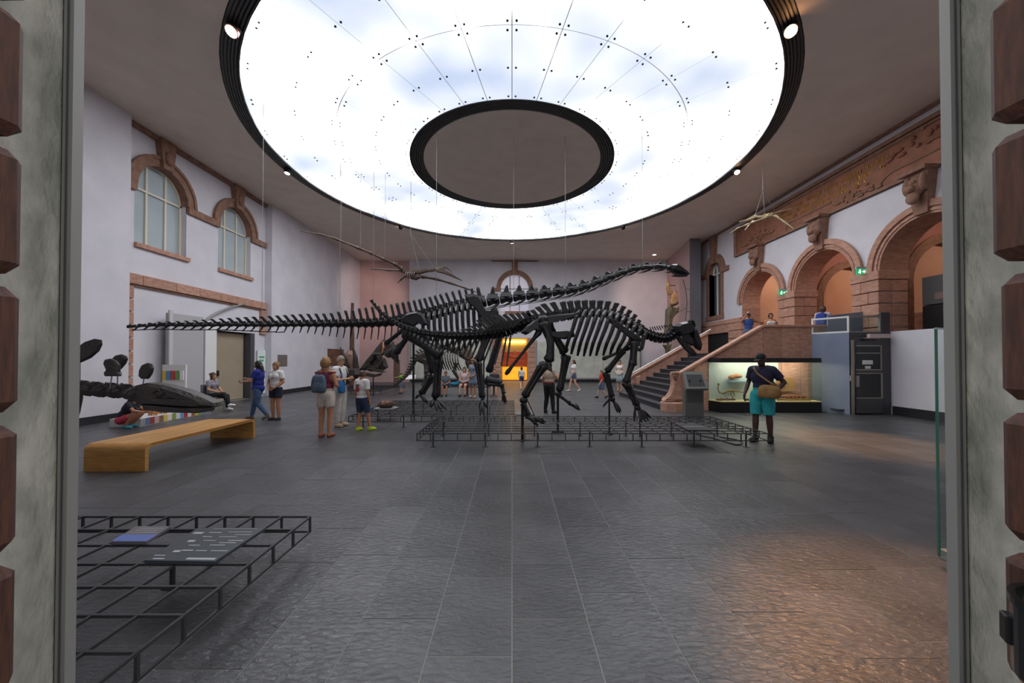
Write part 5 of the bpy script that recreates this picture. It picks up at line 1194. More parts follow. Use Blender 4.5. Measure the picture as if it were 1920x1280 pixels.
plate(W2_, 'breast_bone', [(1434,402),(1444,400),(1448,405),(1442,408),(1435,407)], 13.0, .10, M_IVORY)
top = P(1430.3,357,12.9); wire(W2_, top, V(top.x,top.y,ZC), .007)
for b in ((1416,404,12.9),(1434,403,13.0),(1453,394,13.1)): wire(W2_, top, P(*b), .006)

# ------------------------------------------------------------------ far skeletons and skulls
T = thing('horned_skeleton', 'grey brown horned dinosaur skeleton with round neck shield beyond the long necked one', 'dinosaur skeleton', (-3.1, 17.2, 0)); YT = 17.2; mt = YT/F_PX
for i, fr in enumerate(frames([(742,722,YT),(762,705,YT),(773,688,YT),(782,670,YT),(795,662,YT),(815,655,YT),(835,652,YT),(855,660,YT),(872,670,YT)], 30)):
    vertebra(T, 'spine_vertebra', fr, mt*I(i,[0,12,29],[1.6,4,4.5]), mt*I(i,[0,12,20,29],[3,10,11,6]), mt*3.5, slant=-mt*2, th=mt, m=M_BONEG)
for k_ in range(11):
    for sg in (-1, 1): rib(T, [P(812+k_*4.8,655+k_*.7,YT), P(810+k_*4.8,660+k_,YT+sg*.45), P(812+k_*4.8,675+k_*.8,YT+sg*.6), P(818+k_*4.8,692+k_*.3,YT+sg*.4)], mt*1.7, M_BONEG)
plate(T, 'pelvis', [(782,664),(800,657),(820,664),(812,676),(792,682),(780,676)], YT-.3, .12, M_BONEG)
plate(T, 'neck_shield', ellpoly(877,663,10,16,-.25), YT, .16, mat('shield_bone', (120,100,84), .6, col2=(96,80,68), scale=6), inset=.6, rim=.3)
plate(T, 'skull', [(872,676),(884,674),(897,684),(905,700),(900,704),(888,698),(876,690)], YT, .25, M_BONEG)
for sg in (-1, 1): MB().tube([P(884,676,YT+sg*.2), P(893,670,YT+sg*.3), P(902,669,YT+sg*.35)], [.09,.06,.01], 7).build('brow_horn', M_BONEG, T)
for sg in (-1, 1):
    long_bone(T, 'femur', (796,672,YT+sg*.4), (800,700,YT+sg*.45), .15, .13, M_BONEG); long_bone(T, 'shin', (800,700,YT+sg*.45), (793,724,YT+sg*.45), .12, .10, M_BONEG)
    long_bone(T, 'upper_arm', (856,680,YT+sg*.45), (850,698,YT+sg*.5), .12, .10, M_BONEG); long_bone(T, 'forearm', (852,697,YT+sg*.5), (866,722,YT+sg*.5), .10, .08, M_BONEG)
    digits(T, (793,724,YT+sg*.45), [(800,728,YT+sg*.35),(797,729,YT+sg*.55)], .06, m=M_BONEG); digits(T, (866,721,YT+sg*.5), [(873,726,YT+sg*.4),(868,727,YT+sg*.6)], .05, m=M_BONEG)
c = P(820,700,YT); MB().tube([V(c.x,YT,0), V(c.x,YT,2.1)], .03, 8, ref=(1,0,0)).build('support_pole', M_BLACK, T)
# horned skull, front view
K = thing('horned_skull', 'horned dinosaur skull with upright brown neck shield on a low stand', 'skull', P(655,712,17.5)); YK = 17.5
plate(K, 'neck_shield', [(642,700),(640,680),(646,664),(655,656),(664,660),(669,675),(668,700)], YK+.25, .14, mat('shield_rose', (160,126,108), .6, col2=(130,100,84), scale=5), inset=.65, rim=.4)
MB().tube([P(652,692,YK), P(647,672,YK-.1), P(638,650,YK-.2)], [.14,.10,.02], 8).build('brow_horn', M_BONEG, K); MB().tube([P(668,692,YK), P(666,670,YK-.1), P(662,650,YK-.2)], [.16,.12,.02], 8).build('brow_horn', M_BONEG, K)
plate(K, 'face', [(645,690),(672,690),(676,702),(666,712),(650,712),(642,702)], YK-.2, .3, M_BONEG)
for px in (648, 668): a = P(px,706,YK); MB().tube([V(a.x,YK,0), a], .03, 7, ref=(1,0,0)).build('stand_leg', M_BLACK, K)
# horned skull in profile with jaws
K2 = thing('horned_skull', 'dark horned dinosaur skull in profile with open jaws and angular neck shield', 'skull', P(702,710,16.5)); YK = 16.5
plate(K2, 'neck_shield', [(697,664),(708,650),(720,636),(738,640),(744,660),(746,682),(736,672),(726,662),(712,668)], YK+.2, .12, M_BONEG, inset=.7, rim=.5)
plate(K2, 'snout', [(674,694),(684,680),(697,664),(708,662),(704,672),(694,684),(686,694)], YK, .2, M_BONEG)
MB().tube([P(692,690,YK-.1), P(690,676,YK-.15), P(700,664,YK-.15), P(712,664,YK-.12), P(716,676,YK-.12), P(708,688,YK-.12), P(696,690,YK-.1)], [.10,.09,.08,.09,.09,.10,.10], 7).build('eye_ring', M_BONEG, K2)
for sg in (-1, 1):
    plate(K2, 'upper_jaw', [(684,690),(702,690),(718,694),(726,698),(716,698),(700,696)], YK+sg*.16, .06, M_BONEG)
    plate(K2, 'lower_jaw', [(675,697),(690,699),(706,702),(718,699),(714,704),(700,707),(678,704)], YK+sg*.14, .05, M_BONEG)
MB().tube([P(718,640,YK), P(719,652,YK-.1), P(716,662,YK-.1)], [.03,.05,.03], 6).build('orange_strut', mat('strut_orange', (170,110,66), .6), K2)
plate(K2, 'cheek', [(688,676),(706,668),(722,672),(728,688),(716,696),(694,696),(684,690)], YK+.12, .12, M_BONEG)
MB().tube([P(726,664,YK), P(742,652,YK-.2), P(768,634,YK-.4)], [.2,.13,.02], 8).build('brow_horn', M_BONEG, K2)
for px in (678, 700): a = P(px,704,YK); MB().tube([V(a.x,YK,0), a], .025, 7, ref=(1,0,0)).build('stand_leg', M_BLACK, K2)

# mounted big bones in the right back corner
BN = thing('mounted_leg_bones', 'tall mounted giant limb bones against the rose partition', 'bone', (9.1, 21.0, 0)); Yb = 20.6
M_OCH = mat('ochre_bone', (196,150,104), .65, col2=(170,124,82), scale=6); M_OLV = mat('olive_bone', (104,92,66), .6, col2=(84,74,54), scale=4)
MB().tube([P(1253,527,Yb), P(1252,540,Yb), P(1256,550,Yb), P(1263,551,Yb), P(1267,545,Yb)], [.07,.11,.13,.10,.06], 9).build('curved_bone', M_OCH, BN, smooth=True)
plate(BN, 'knobbed_bone', [(1258,552),(1264,545),(1270,548),(1271,562),(1268,572),(1258,574),(1256,564)], Yb, .2, M_OCH)
for k_ in range(4): MB().ell(P(1260+3*k_,572-k_*1.5,Yb-.1), .10, 8, 6).build('bone_knob', M_BONEB, BN, smooth=True)
plate(BN, 'thigh_bone', [(1249,580),(1256,574),(1266,578),(1272,576),(1270,586),(1260,596),(1257,610),(1256,626),(1246,626),(1248,604)], Yb, .22, M_OLV, inset=.6, rim=.5)
plate(BN, 'shin_bone', [(1243,646),(1259,645),(1255,654),(1257,664),(1249,664),(1248,654)], Yb, .18, M_OLV)
MB().tube([P(1252,627,Yb), P(1252,646,Yb)], .04, 8).build('joint_rod', M_BLACK, BN)
a = P(1252,660,Yb); MB().tube([V(a.x,Yb,0), a], .04, 8, ref=(1,0,0)).build('stand_pole', M_BLACK, BN)
for py in (535, 558): MB().tube([P(1256,py,Yb), P(1266,py,Yb+.3)], .02, 6).build('wall_bracket', M_BLACK, BN)
cv = catmull([P(1281,524,21.2), P(1286,545,21.0), P(1288,570,20.9), P(1285,602,20.9)], 14)
MB().tube([V(*p) for p in cv], [.02]*14, 6).build('curved_rib', M_BONEG, BN)
for q_ in (3, 10): MB().tube([V(*cv[q_]), V(*cv[q_])+V(.6,.5,0)], .012, 5).build('wall_bracket', M_BLACK, BN)
MB().tube([V(*cv[9]), P(1262,590,Yb)], .012, 5).build('brace', M_BLACK, BN)
# wooden posts, planks and reading stand at the back
a = P(660,655,22.5); tag(MB().tube([V(a.x,22.5,0), V(a.x,22.5,3.0), P(660,600,22.5), P(661,568,22.5)], [.16,.14,.10,.09], 8, ref=(1,0,0)).build('wooden_post', mat('post_wood', (110,76,62), .7, col2=(84,58,46), scale=8), org=(a.x,22.5,0)), 'tall slim reddish wooden post standing at the left back', 'post')
a = P(744,690,24.0); tag(MB().box(a.x-.2, 23.95, 0, a.x+.2, 24.05, 1.6).build('wooden_plank', mat('plank_brown', (112,84,72), .7, col2=(92,66,56), scale=6), org=(a.x,24,0), bevel=.03), 'upright brown wooden plank by the rose back wall', 'plank')
a = P(770,708,18.5); t = thing('reading_stand', 'small white slanted reading panel on a thin leg', 'sign', (a.x, 18.5, 0))
MB().tube([V(a.x,18.5,0), V(a.x,18.5,.68)], .02, 6, ref=(1,0,0)).build('leg', M_STEEL, t); MB().obox(V(a.x,18.5,.74), (.24,0,0), (0,.12,.10), (0,-.008,.01)).build('panel', M_WHITE, t)
# ------------------------------------------------------------------ people
SKIN = {'fair': mat('skin_fair', (214,164,138), .55), 'tan': mat('skin_tan', (178,124,92), .55), 'dark': mat('skin_dark', (66,44,36), .5), 'olive': mat('skin_olive', (190,142,112), .55)}
def cloth(name, c, c2=None): return mat('cloth_'+name, c, .85, col2=c2 or tuple(int(x*.9) for x in c), scale=9, bump=.15, bscale=30)
HAIR = {'black': mat('hair_black', (24,20,19), .5), 'brown': mat('hair_brown', (78,54,38), .55), 'blond': mat('hair_blond', (158,120,70), .55, col2=(120,88,50), scale=30), 'grey': mat('hair_grey', (150,136,122), .6)}
BASEJ = dict(pel=(0,0,.94), wst=(0,0,1.07), chs=(0,0,1.26), nck=(0,-.015,1.43), hd=(0,.02,1.595),
    shR=(.165,-.01,1.385), elR=(.225,-.03,1.11), wrR=(.235,.04,.87), hnR=(.235,.075,.72), hipR=(.088,0,.90), knR=(.095,.02,.49), anR=(.095,-.02,.085), toR=(.115,.15,.03))
for k_ in list(BASEJ):
    if k_.endswith('R'): x, y, z = BASEJ[k_]; BASEJ[k_[:-1]+'L'] = (-x, y, z)
SIT = dict(pel=(0,0,.53), wst=(0,-.03,.66), chs=(0,-.02,.86), nck=(0,-.01,1.03), hd=(0,.04,1.19), shR=(.165,0,.985), shL=(-.165,0,.985), elR=(.22,.06,.74), elL=(-.22,.06,.74), wrR=(.10,.26,.66), wrL=(-.10,.26,.66),
    hnR=(.03,.36,.62), hnL=(-.03,.36,.62), hipR=(.088,.03,.51), hipL=(-.088,.03,.51), knR=(.11,.44,.50), knL=(-.11,.44,.50), anR=(.11,.46,.085), anL=(-.11,.46,.085), toR=(.13,.62,.03), toL=(-.13,.62,.03))
CLASP = dict(elR=(.235,.0,1.12), elL=(-.235,.0,1.12), wrR=(.09,.19,.95), wrL=(-.09,.19,.95), hnR=(-.02,.22,.88), hnL=(.02,.23,.88))
WALK = dict(knR=(.095,.14,.50), anR=(.095,.22,.09), toR=(.11,.40,.04), knL=(-.095,-.04,.48), anL=(-.095,-.30,.13), toL=(-.11,-.16,.03), elR=(.225,-.10,1.12), wrR=(.23,-.10,.88), hnR=(.23,-.10,.73), elL=(-.225,.04,1.12), wrL=(-.22,.18,.92), hnL=(-.22,.25,.79))
def person(label, loc, yaw, height, skin, hair, outfit, pose=None, female=False, face=0, nod=0, vox=.0145, stout=1.0, group=None):
    J = {k: Vector(v) for k, v in BASEJ.items()}
    for k, v in (pose or {}).items(): J[k] = Vector(v)
    sw, hw = (.92, 1.06) if female else (1.03, .96)
    for s in 'RL': J['sh'+s].x *= sw
    ax = (J['nck']-J['pel']).normalized(); rt = V(0,0,1).rotation_difference(ax).to_matrix()
    hr = Matrix.Rotation(R(face), 3, 'Z') @ Matrix.Rotation(R(-nod), 3, 'X')
    mb = MB()
    mb.ell(J['pel']-ax*.02, (.158*hw*stout,.118*stout,.125), 14, 10, rt); mb.ell(J['wst'], (.138*hw*stout,.105*stout,.15), 14, 10, rt); mb.ell(J['chs'], (.165*sw*stout,.118*stout,.20), 14, 10, rt)
    if female: 
        for s in (-1, 1): mb.ell(J['chs']+rt@V(.075*s,.085,.03), (.07,.06,.07), 10, 8)
    def cap(a, b, ra, rb, k=1.0):
        mb.tube([a, a.lerp(b,.3), b], [ra, (ra*.72+rb*.33)*k, rb], 10); mb.ell(a, ra*.99, 10, 8); mb.ell(b, rb*.99, 10, 8)
    cap(J['shL'], J['shR'], .062, .062, 1.25)
    cap(J['nck']-ax*.02, J['hd']-V(0,.025,.04), .058, .054)
    H = J['hd']
    mb.ell(H+hr@V(0,-.012,.015), (.074,.092,.105), 14, 12, hr); mb.ell(H+hr@V(0,.03,-.055), (.056,.062,.065), 12, 8, hr); mb.ell(H+hr@V(0,.098,-.012), (.014,.022,.026), 8, 6, hr); mb.ell(H+hr@V(0,.085,-.058), (.026,.014,.014), 8, 6, hr)
    for s in (-1, 1): mb.ell(H+hr@V(.077*s,-.012,-.008), (.013,.024,.034), 8, 6, hr)
    for s in 'RL':
        cap(J['sh'+s], J['el'+s], .056*stout, .042, 1.0); cap(J['el'+s], J['wr'+s], .043, .029, 1.08)
        d = (J['hn'+s]-J['wr'+s]).normalized(); mb.tube([J['wr'+s], J['wr'+s]+d*.05, J['wr'+s]+d*.095], [(.026,.026),(.040,.020),(.038,.016)], 10, ref=(0,1,0))
        cap(J['hip'+s], J['kn'+s], .088*stout, .058, 1.06); cap(J['kn'+s], J['an'+s], .057, .038, 1.12)
        f = J['to'+s]-J['an'+s]; hl = J['an'+s]-V(f.x,f.y,0).normalized()*.045; hl.z = min(hl.z, J['an'+s].z)-.045
        mb.tube([hl, J['an'+s]-V(0,0,.045), J['an'+s].lerp(J['to'+s],.55)-V(0,0,.012), J['to'+s]], [(.034,.034),(.040,.040),(.046,.034),(.036,.022)], 10, ref=(1,0,0))
    tmp = bpy.data.objects.new('tmp', mb.mesh('tmp')); COL.objects.link(tmp)
    md = tmp.modifiers.new('r', 'REMESH'); md.mode = 'VOXEL'; md.voxel_size = vox; md.adaptivity = 0
    bpy.context.view_layer.update()
    me = bpy.data.meshes.new_from_object(tmp.evaluated_get(bpy.context.evaluated_depsgraph_get()))
    od = tmp.data; bpy.data.objects.remove(tmp); bpy.data.meshes.remove(od)
    bm = bmesh.new(); bm.from_mesh(me)
    for _ in range(3): bmesh.ops.smooth_vert(bm, verts=bm.verts, factor=.5, use_axis_x=True, use_axis_y=True, use_axis_z=True)
    bm.to_mesh(me); bm.free()
    nv = len(me.vertices); co = np.empty(nv*3); me.vertices.foreach_get('co', co); co = co.reshape(-1, 3)
    nr = np.empty(nv*3); me.vertices.foreach_get('normal', nr); nr = nr.reshape(-1, 3)
    polys = [tuple(p.vertices) for p in me.polygons]
    ctr = np.array([co[list(p)].mean(0) for p in polys])
    bones = [('torso', J['wst'], J['chs'], .125), ('torso', J['pel'], J['wst'], .13), ('head', H-V(0,0,.03), H+V(0,0,.03), .085), ('neck', J['nck']+ax*.03, H-V(0,.02,.09), .052), ('torso', J['shL'], J['shR'], .055)]
    for s in 'RL': bones += [('uarm', J['sh'+s]+(J['el'+s]-J['sh'+s])*.12, J['el'+s], .05), ('farm', J['el'+s], J['wr'+s], .035), ('hand', J['wr'+s]+(J['hn'+s]-J['wr'+s])*.2, J['hn'+s], .03), ('thigh', J['hip'+s].lerp(J['kn'+s],.1), J['kn'+s], .07), ('calf', J['kn'+s], J['an'+s], .047), ('foot', J['an'+s]-V(0,0,.02), J['to'+s], .042)]
    best = np.full(len(ctr), 9.); lab = np.zeros(len(ctr), int); par = np.zeros(len(ctr))
    for i, (nm, a, b, r) in enumerate(bones):
        A = np.array(a); D_ = np.array(b)-A; t = np.clip(((ctr-A)@D_)/(D_@D_), 0, 1); d = np.linalg.norm(ctr-(A+t[:, None]*D_), axis=1)-r
        k = d < best; best[k] = d[k]; lab[k] = i; par[k] = t[k]
    names = np.array([b[0] for b in bones])[lab]
    ta = np.array(J['nck']-J['pel']); tt = ((ctr-np.array(J['pel']))@ta)/(ta@ta); par = np.where(names == 'torso', tt, par)
    hl = (ctr-np.array(H))@np.array(hr)          # head-local
    sc = height/1.72; rz = Matrix.Rotation(R(yaw), 3, 'Z'); loc = Vector(loc)
    T = lambda p: rz @ (Vector(p)*sc) + loc
    rzn = np.array(rz)
    def emit(name, fids, off, m, parent, extra=None, rim=True):
        ids = sorted({v for f in fids for v in polys[f]}); mp_ = {v: i for i, v in enumerate(ids)}
        vs = (co[ids]+nr[ids]*off); fs = [tuple(mp_[v] for v in polys[f]) for f in fids]
        vs = [Vector(p) for p in vs]
        if rim and off:
            ec = {}
            for f in fs:
                for a, b in zip(f, f[1:]+f[:1]): ec[(min(a,b),max(a,b))] = ec.get((min(a,b),max(a,b)), 0)+1
            inn = {}
            for (a, b), c in list(ec.items()):
                if c == 1:
                    for v in (a, b):
                        if v not in inn: inn[v] = len(vs); vs.append(Vector(co[ids[v]]+nr[ids[v]]*.001))
                    fs.append((a, b, inn[b], inn[a]))
        if extra:
            o = len(vs); vs += extra.v; fs += [tuple(i+o for i in f) for f in extra.f]
        mm = bpy.data.meshes.new(name); mm.from_pydata([tuple(rz@(p*sc)) for p in vs], [], fs); mm.materials.append(m)
        b_ = bmesh.new(); b_.from_mesh(mm); bmesh.ops.recalc_face_normals(b_, faces=b_.faces); b_.to_mesh(mm); b_.free()
        mm.polygons.foreach_set('use_smooth', [True]*len(mm.polygons))
        o = bpy.data.objects.new(name, mm); COL.objects.link(o)
        if parent is not None: o.parent = parent
        return o
    fing = MB()
    for s in 'RL':
        w_, h_ = J['wr'+s], J['hn'+s]; d = (h_-w_).normalized(); inw = V(-1 if s == 'R' else 1, 0, 0); inw = (inw-d*inw.dot(d)); inw = inw.normalized() if inw.length > .2 else V(0,0,-1)
        sd = d.cross(inw).normalized(); sd = sd if sd.y > 0 else -sd; b = w_+d*.085
        for q, ln in ((-1.5,.065),(-.5,.078),(.5,.085),(1.5,.075)):
            p0 = b+sd*q*.019; fing.tube([p0, p0+d*ln*.45+inw*.004, p0+d*ln*.8+inw*.018, p0+d*ln*.9+inw*.032], [.0095,.009,.008,.006], 6)
        p0 = w_+d*.03+sd*.03; fing.tube([p0, p0+d*.03+sd*.022, p0+d*.062+sd*.024+inw*.01], [.012,.0105,.008], 6)
    body = emit('person', list(range(len(polys))), 0, SKIN[skin], None, fing); body.location = loc; ORG[body.name] = loc
    tag(body, label, 'person', group)
    bpy.data.meshes.remove(me)
    for it in outfit:
        nm, m, sel, off = it[:4]
        if nm == 'hair':
            st = sel; x, y, z = hl[:,0], hl[:,1], hl[:,2]; hd_ = names == 'head'
            k = hd_ & ((z > .055) | ((y < -.005) & (z > -.05)) | ((y < .03) & (z > .01) & (np.abs(x) > .05)))
            if st in ('long', 'bob', 'bun'): k = (hd_ | (names == 'neck')) & ((z > .055) | (y < .0) | ((y < .035) & (np.abs(x) > .055)))
            ex = MB()
            if st == 'long': ex.tube([H+hr@V(0,-.06,.05), H+hr@V(0,-.095,-.06), H+hr@V(0,-.11,-.2), H+hr@V(0,-.115,-.36)], [(.06,.05),(.085,.05),(.085,.04),(.04,.02)], 10, ref=(1,0,0))
            if st == 'bob': ex.ell(H+hr@V(0,-.045,-.01), (.105,.088,.12), 14, 10)
            if st == 'bun': ex.ell(H+hr@V(0,-.105,.06), (.045,.045,.045), 10, 8)
            emit('hair', np.nonzero(k)[0].tolist(), off, m, body, ex, True); continue
        if nm == 'cap':
            k = (names == 'head') & (hl[:,2] > .035); ex = MB(); fwd = V(0,1,0)
            ex.pillow([H+hr@V(x_,y_,.045) for x_, y_ in ((-.06,.075),(.06,.075),(.055,.14),(.02,.165),(-.02,.165),(-.055,.14))], .008, side=hr@V(0,-.1,1))
            emit('cap', np.nonzero(k)[0].tolist(), off, m, body, ex); continue
        if nm == 'skirt':
            hem, rad = sel; p = J['pel']; ex = MB(); ex.tube([p+V(0,0,.14), p+V(0,0,.0), V(p.x,p.y,(p.z+hem)/2), V(p.x,p.y,hem)], [(.145*hw,.115),(.175*hw,.14),(rad*.95,rad*.8),(rad,rad*.85)], 18, ref=(1,0,0), caps=True)
            emit('skirt', [], 0, m, body, ex, False); continue
        k = np.zeros(len(polys), bool)
        for lb, (t0, t1) in sel.items(): k |= (names == lb) & (par >= t0) & (par <= t1)
        if nm == 'shoes':
            for sd in (0, 1):
                kk = k & ((lab-5)//6 == sd)
                if kk.any(): emit('shoe', np.nonzero(kk)[0].tolist(), off, m, body)
            continue
        if k.any(): emit(nm, np.nonzero(k)[0].tolist(), off, m, body)
    ey = MB()          # eyes, brows, mouth
    for s in (-1, 1): ey.ell(H+hr@V(.031*s,.083,.016), (.013,.007,.007), 8, 5); ey.tube([H+hr@V(.016*s,.089,.034), H+hr@V(.046*s,.080,.034)], .004, 5)
    emit('eyes', [], 0, mat('eye_dark', (30,22,20), .4), body, ey, False)
    mo = MB().tube([H+hr@V(-.022,.094,-.058), H+hr@V(0,.100,-.060), H+hr@V(.022,.094,-.058)], .0055, 5); emit('mouth', [], 0, mat('lips', (140,72,66), .5), body, mo, False)
    return body, T, J, sc, rz
def bag(label, T, rz, c, size, m, name='backpack', straps=None, cat='bag', pocket=True):
    """soft rounded bag in the wearer's space"""
    a, b, h = [x/2 for x in size]; c = Vector(c); o = T(c-V(0,0,h)); t = thing(name, label, cat, o)
    def soft(cc, a, b, h):
        mb = MB(); vs = []; fs = []; n = 16; lv = [(-1,.78),(-.8,.97),(-.2,1.05),(.4,.98),(.8,.82),(1,.5)]
        for z, k in lv:
            for j in range(n):
                th = 2*PI*j/n; cx, sy = math.cos(th), math.sin(th); e = .38
                vs.append(T(cc+V(a*k*math.copysign(abs(cx)**e, cx), b*k*math.copysign(abs(sy)**e, sy), h*z)))
        for i in range(len(lv)-1):
            for j in range(n): fs.append((i*n+j, i*n+(j+1)%n, (i+1)*n+(j+1)%n, (i+1)*n+j))
        fs += [tuple(reversed(range(n))), tuple(range((len(lv)-1)*n, len(lv)*n))]
        return mb.add(vs, fs)
    soft(c, a, b, h).build('bag_body', m, t, smooth=True)
    if pocket: soft(c+V(0,-b*.85,-h*.35), a*.75, b*.35, h*.5).build('front_pocket', m, t, smooth=True)
    for s in straps or []:
        MB().tube([T(p) for p in s], [.018]*len(s), 6).build('strap', m, t, smooth=True)
    return t
SH = {'torso': (.12, 2), 'uarm': (0, .55)}; TANK = {'torso': (.10, .93)}; LONGS = {'torso': (.12, 2), 'uarm': (0, 1), 'farm': (0, .95)}
SHORTS = {'torso': (-2, .22), 'thigh': (0, .55)}; KNEE = {'torso': (-2, .22), 'thigh': (0, .9)}; LEGS = {'torso': (-2, .22), 'thigh': (0, 1), 'calf': (0, .93)}; HOT = {'torso': (-2, .22), 'thigh': (0, .36)}
SHOE = {'foot': (0, 1), 'calf': (.94, 1)}
W_T = cloth('white', (224,222,220)); DENIM = cloth('denim', (78,100,138)); NAVY = cloth('navy', (34,38,56))
def at(px, py): return G(px, py)

# 1 woman from behind with blue grey rucksack
o, T, J, sc, rz = person('person seen from behind in maroon sleeveless top and cream shorts', at(610,819), -4, 1.72, 'tan', 'blond',
    [('shoes', cloth('sandal', (150,84,60)), {'foot': (0, 1)}, .008), ('shorts', cloth('cream', (206,194,182)), SHORTS, .02), ('top', cloth('maroon', (116,30,58)), {'torso': (.10, .93)}, .018), ('hair', HAIR['blond'], 'bob', .02)],
    dict(elR=(.25,-.02,1.12), wrR=(.20,.15,1.08), hnR=(.10,.24,1.12), elL=(-.25,0,1.12), wrL=(-.17,.17,1.05), hnL=(-.05,.25,1.08)), female=True, stout=1.08)
bag('blue grey rucksack worn on the back of the maroon top', T, rz, (-.03,-.20,1.16), (.28,.14,.38), cloth('rucksack', (86,104,120), (70,86,102)), straps=[[V(-.11,-.14,1.3), V(-.12,-.06,1.42), V(-.12,.06,1.42), V(-.12,.13,1.28)], [V(.06,-.14,1.32), V(.09,-.06,1.42), V(.10,.06,1.42), V(.10,.13,1.28)]])
# 2 man in white shirt and pale trousers
o, T, J, sc, rz = person('person in white shirt and pale trousers looking at something in the hands', at(637,799), -100, 1.76, 'olive', 'grey',
    [('shoes', cloth('beige_shoe', (196,176,146)), SHOE, .012), ('trousers', cloth('pale_trouser', (206,202,196)), LEGS, .022), ('shirt', W_T, SH, .02), ('hair', HAIR['grey'], 'short', .01)],
    dict(elR=(.24,.03,1.12), wrR=(.12,.26,1.16), hnR=(.02,.34,1.2), elL=(-.24,.03,1.12), wrL=(-.12,.26,1.16), hnL=(-.02,.34,1.2)), nod=18)
for sgx in (-1, 1): pass
bag('black rucksack on the back of the white shirted person', T, rz, (0,-.19,1.18), (.28,.14,.42), cloth('black_bag', (28,28,32)), straps=[[V(s*.10,-.12,1.34), V(s*.11,-.05,1.425), V(s*.11,.06,1.42), V(s*.12,.13,1.25), V(s*.13,.10,1.08)] for s in (-1, 1)])
bag('bright blue drawstring bag hanging at the side of the white shirted person', T, rz, (.16,.16,.98), (.18,.10,.30), cloth('blue_bag', (40,112,172)), name='drawstring_bag', straps=[[V(.14,.15,1.12), V(.13,.13,1.3)]])
# 3 boy with lime shoes
o, T, J, sc, rz = person('child in white printed shirt, dark blue shorts and lime shoes', at(679,807), -24, 1.42, 'tan', 'brown',
    [('shoes', cloth('lime', (196,222,40)), SHOE, .014), ('shorts', cloth('dark_blue', (42,58,88)), KNEE, .026), ('shirt', W_T, {'torso': (.0, 2), 'uarm': (0, .75)}, .028), ('hair', HAIR['brown'], 'short', .014)],
    dict(knR=(.13,.08,.49), anR=(.17,.12,.085), toR=(.24,.28,.03), knL=(-.09,.0,.49), anL=(-.09,-.06,.085), toL=(-.11,.1,.03), hd=(0,.02,1.585)), vox=.0165, stout=1.06)
pr = MB(); nb = lambda x, z: T((x, -.158, z))
for k_, (x0, z0, x1, z1, nm) in enumerate(((-.09,1.16,.05,1.34,'a'),)):
    pr.tube([T((-.075,-.150,1.30)), T((.035,-.155,1.30))], .022, 6); pr.build('shirt_print', mat('print_dark', (70,70,80), .8), o)
pr = MB(); pr.ell(T((-.02,-.150,1.20)), (.05,.03,.075), 10, 8); pr.build('shirt_print', mat('print_red', (150,62,56), .8), o)
# 4 woman in blue, pointing left
person('person in blue top and jeans with long black hair reaching out to the left', at(484,786), 98, 1.62, 'olive', 'black',
    [('shoes', cloth('grey_shoe', (120,104,96)), SHOE, .012), ('jeans', DENIM, LEGS, .016), ('top', cloth('royal', (36,48,140), (30,40,120)), {'torso': (-.25, 2), 'uarm': (0, .6)}, .03), ('hair', HAIR['black'], 'long', .018)],
    dict(WALK, elR=(.22,.12,1.16), wrR=(.20,.36,1.18), hnR=(.20,.50,1.19), elL=(-.22,.10,1.14), wrL=(-.16,.32,1.12), hnL=(-.14,.46,1.13)), female=True, stout=1.05)
# 5 woman with clasped hands facing the camera
o, T, J, sc, rz = person('person facing the camera with clasped hands, white shirt and dark shorts', at(517,787), 172, 1.60, 'tan', 'blond',
    [('shoes', cloth('black_shoe', (34,32,32)), {'foot': (0, 1)}, .008), ('shorts', NAVY, SHORTS, .02), ('shirt', W_T, {'torso': (.05, 2), 'uarm': (0, .6)}, .024), ('hair', HAIR['blond'], 'bun', .012)], CLASP, female=True, stout=1.06)
g_ = MB().ell(T((-.02,.145,1.24)), (.02,.01,.014), 8, 6).ell(T((.02,.145,1.22)), (.02,.01,.014), 8, 6); tag(g_.build('sunglasses', M_BLACK, org=T((0,.145,1.23))), 'black sunglasses hooked on the front of a white shirt', 'sunglasses')
# 6 crouching girl at play table
person('crouching child in dark shirt and pink shorts beside the play table', at(238,802), -75, 1.42, 'tan', 'brown',
    [('shoes', cloth('teal_shoe', (80,150,170)), SHOE, .014), ('shorts', cloth('pink', (214,74,92)), SHORTS, .016), ('shirt', cloth('dark_shirt', (40,46,58)), SH, .018), ('hair', HAIR['brown'], 'long', .016)],
    dict(pel=(0,-.12,.26), wst=(0,-.08,.40), chs=(0,.03,.58), nck=(0,.14,.74), hd=(0,.22,.88), shR=(.16,.10,.70), shL=(-.16,.10,.70), elR=(.20,.26,.52), elL=(-.20,.26,.52), wrR=(.10,.46,.46), wrL=(-.10,.46,.46), hnR=(.06,.6,.45), hnL=(-.06,.6,.45),
         hipR=(.09,-.10,.25), hipL=(-.09,-.10,.25), knR=(.14,.28,.42), knL=(-.14,.28,.40), anR=(.12,.02,.085), anL=(-.12,.02,.085), toR=(.14,.20,.03), toL=(-.14,.20,.03)), female=True, nod=25)
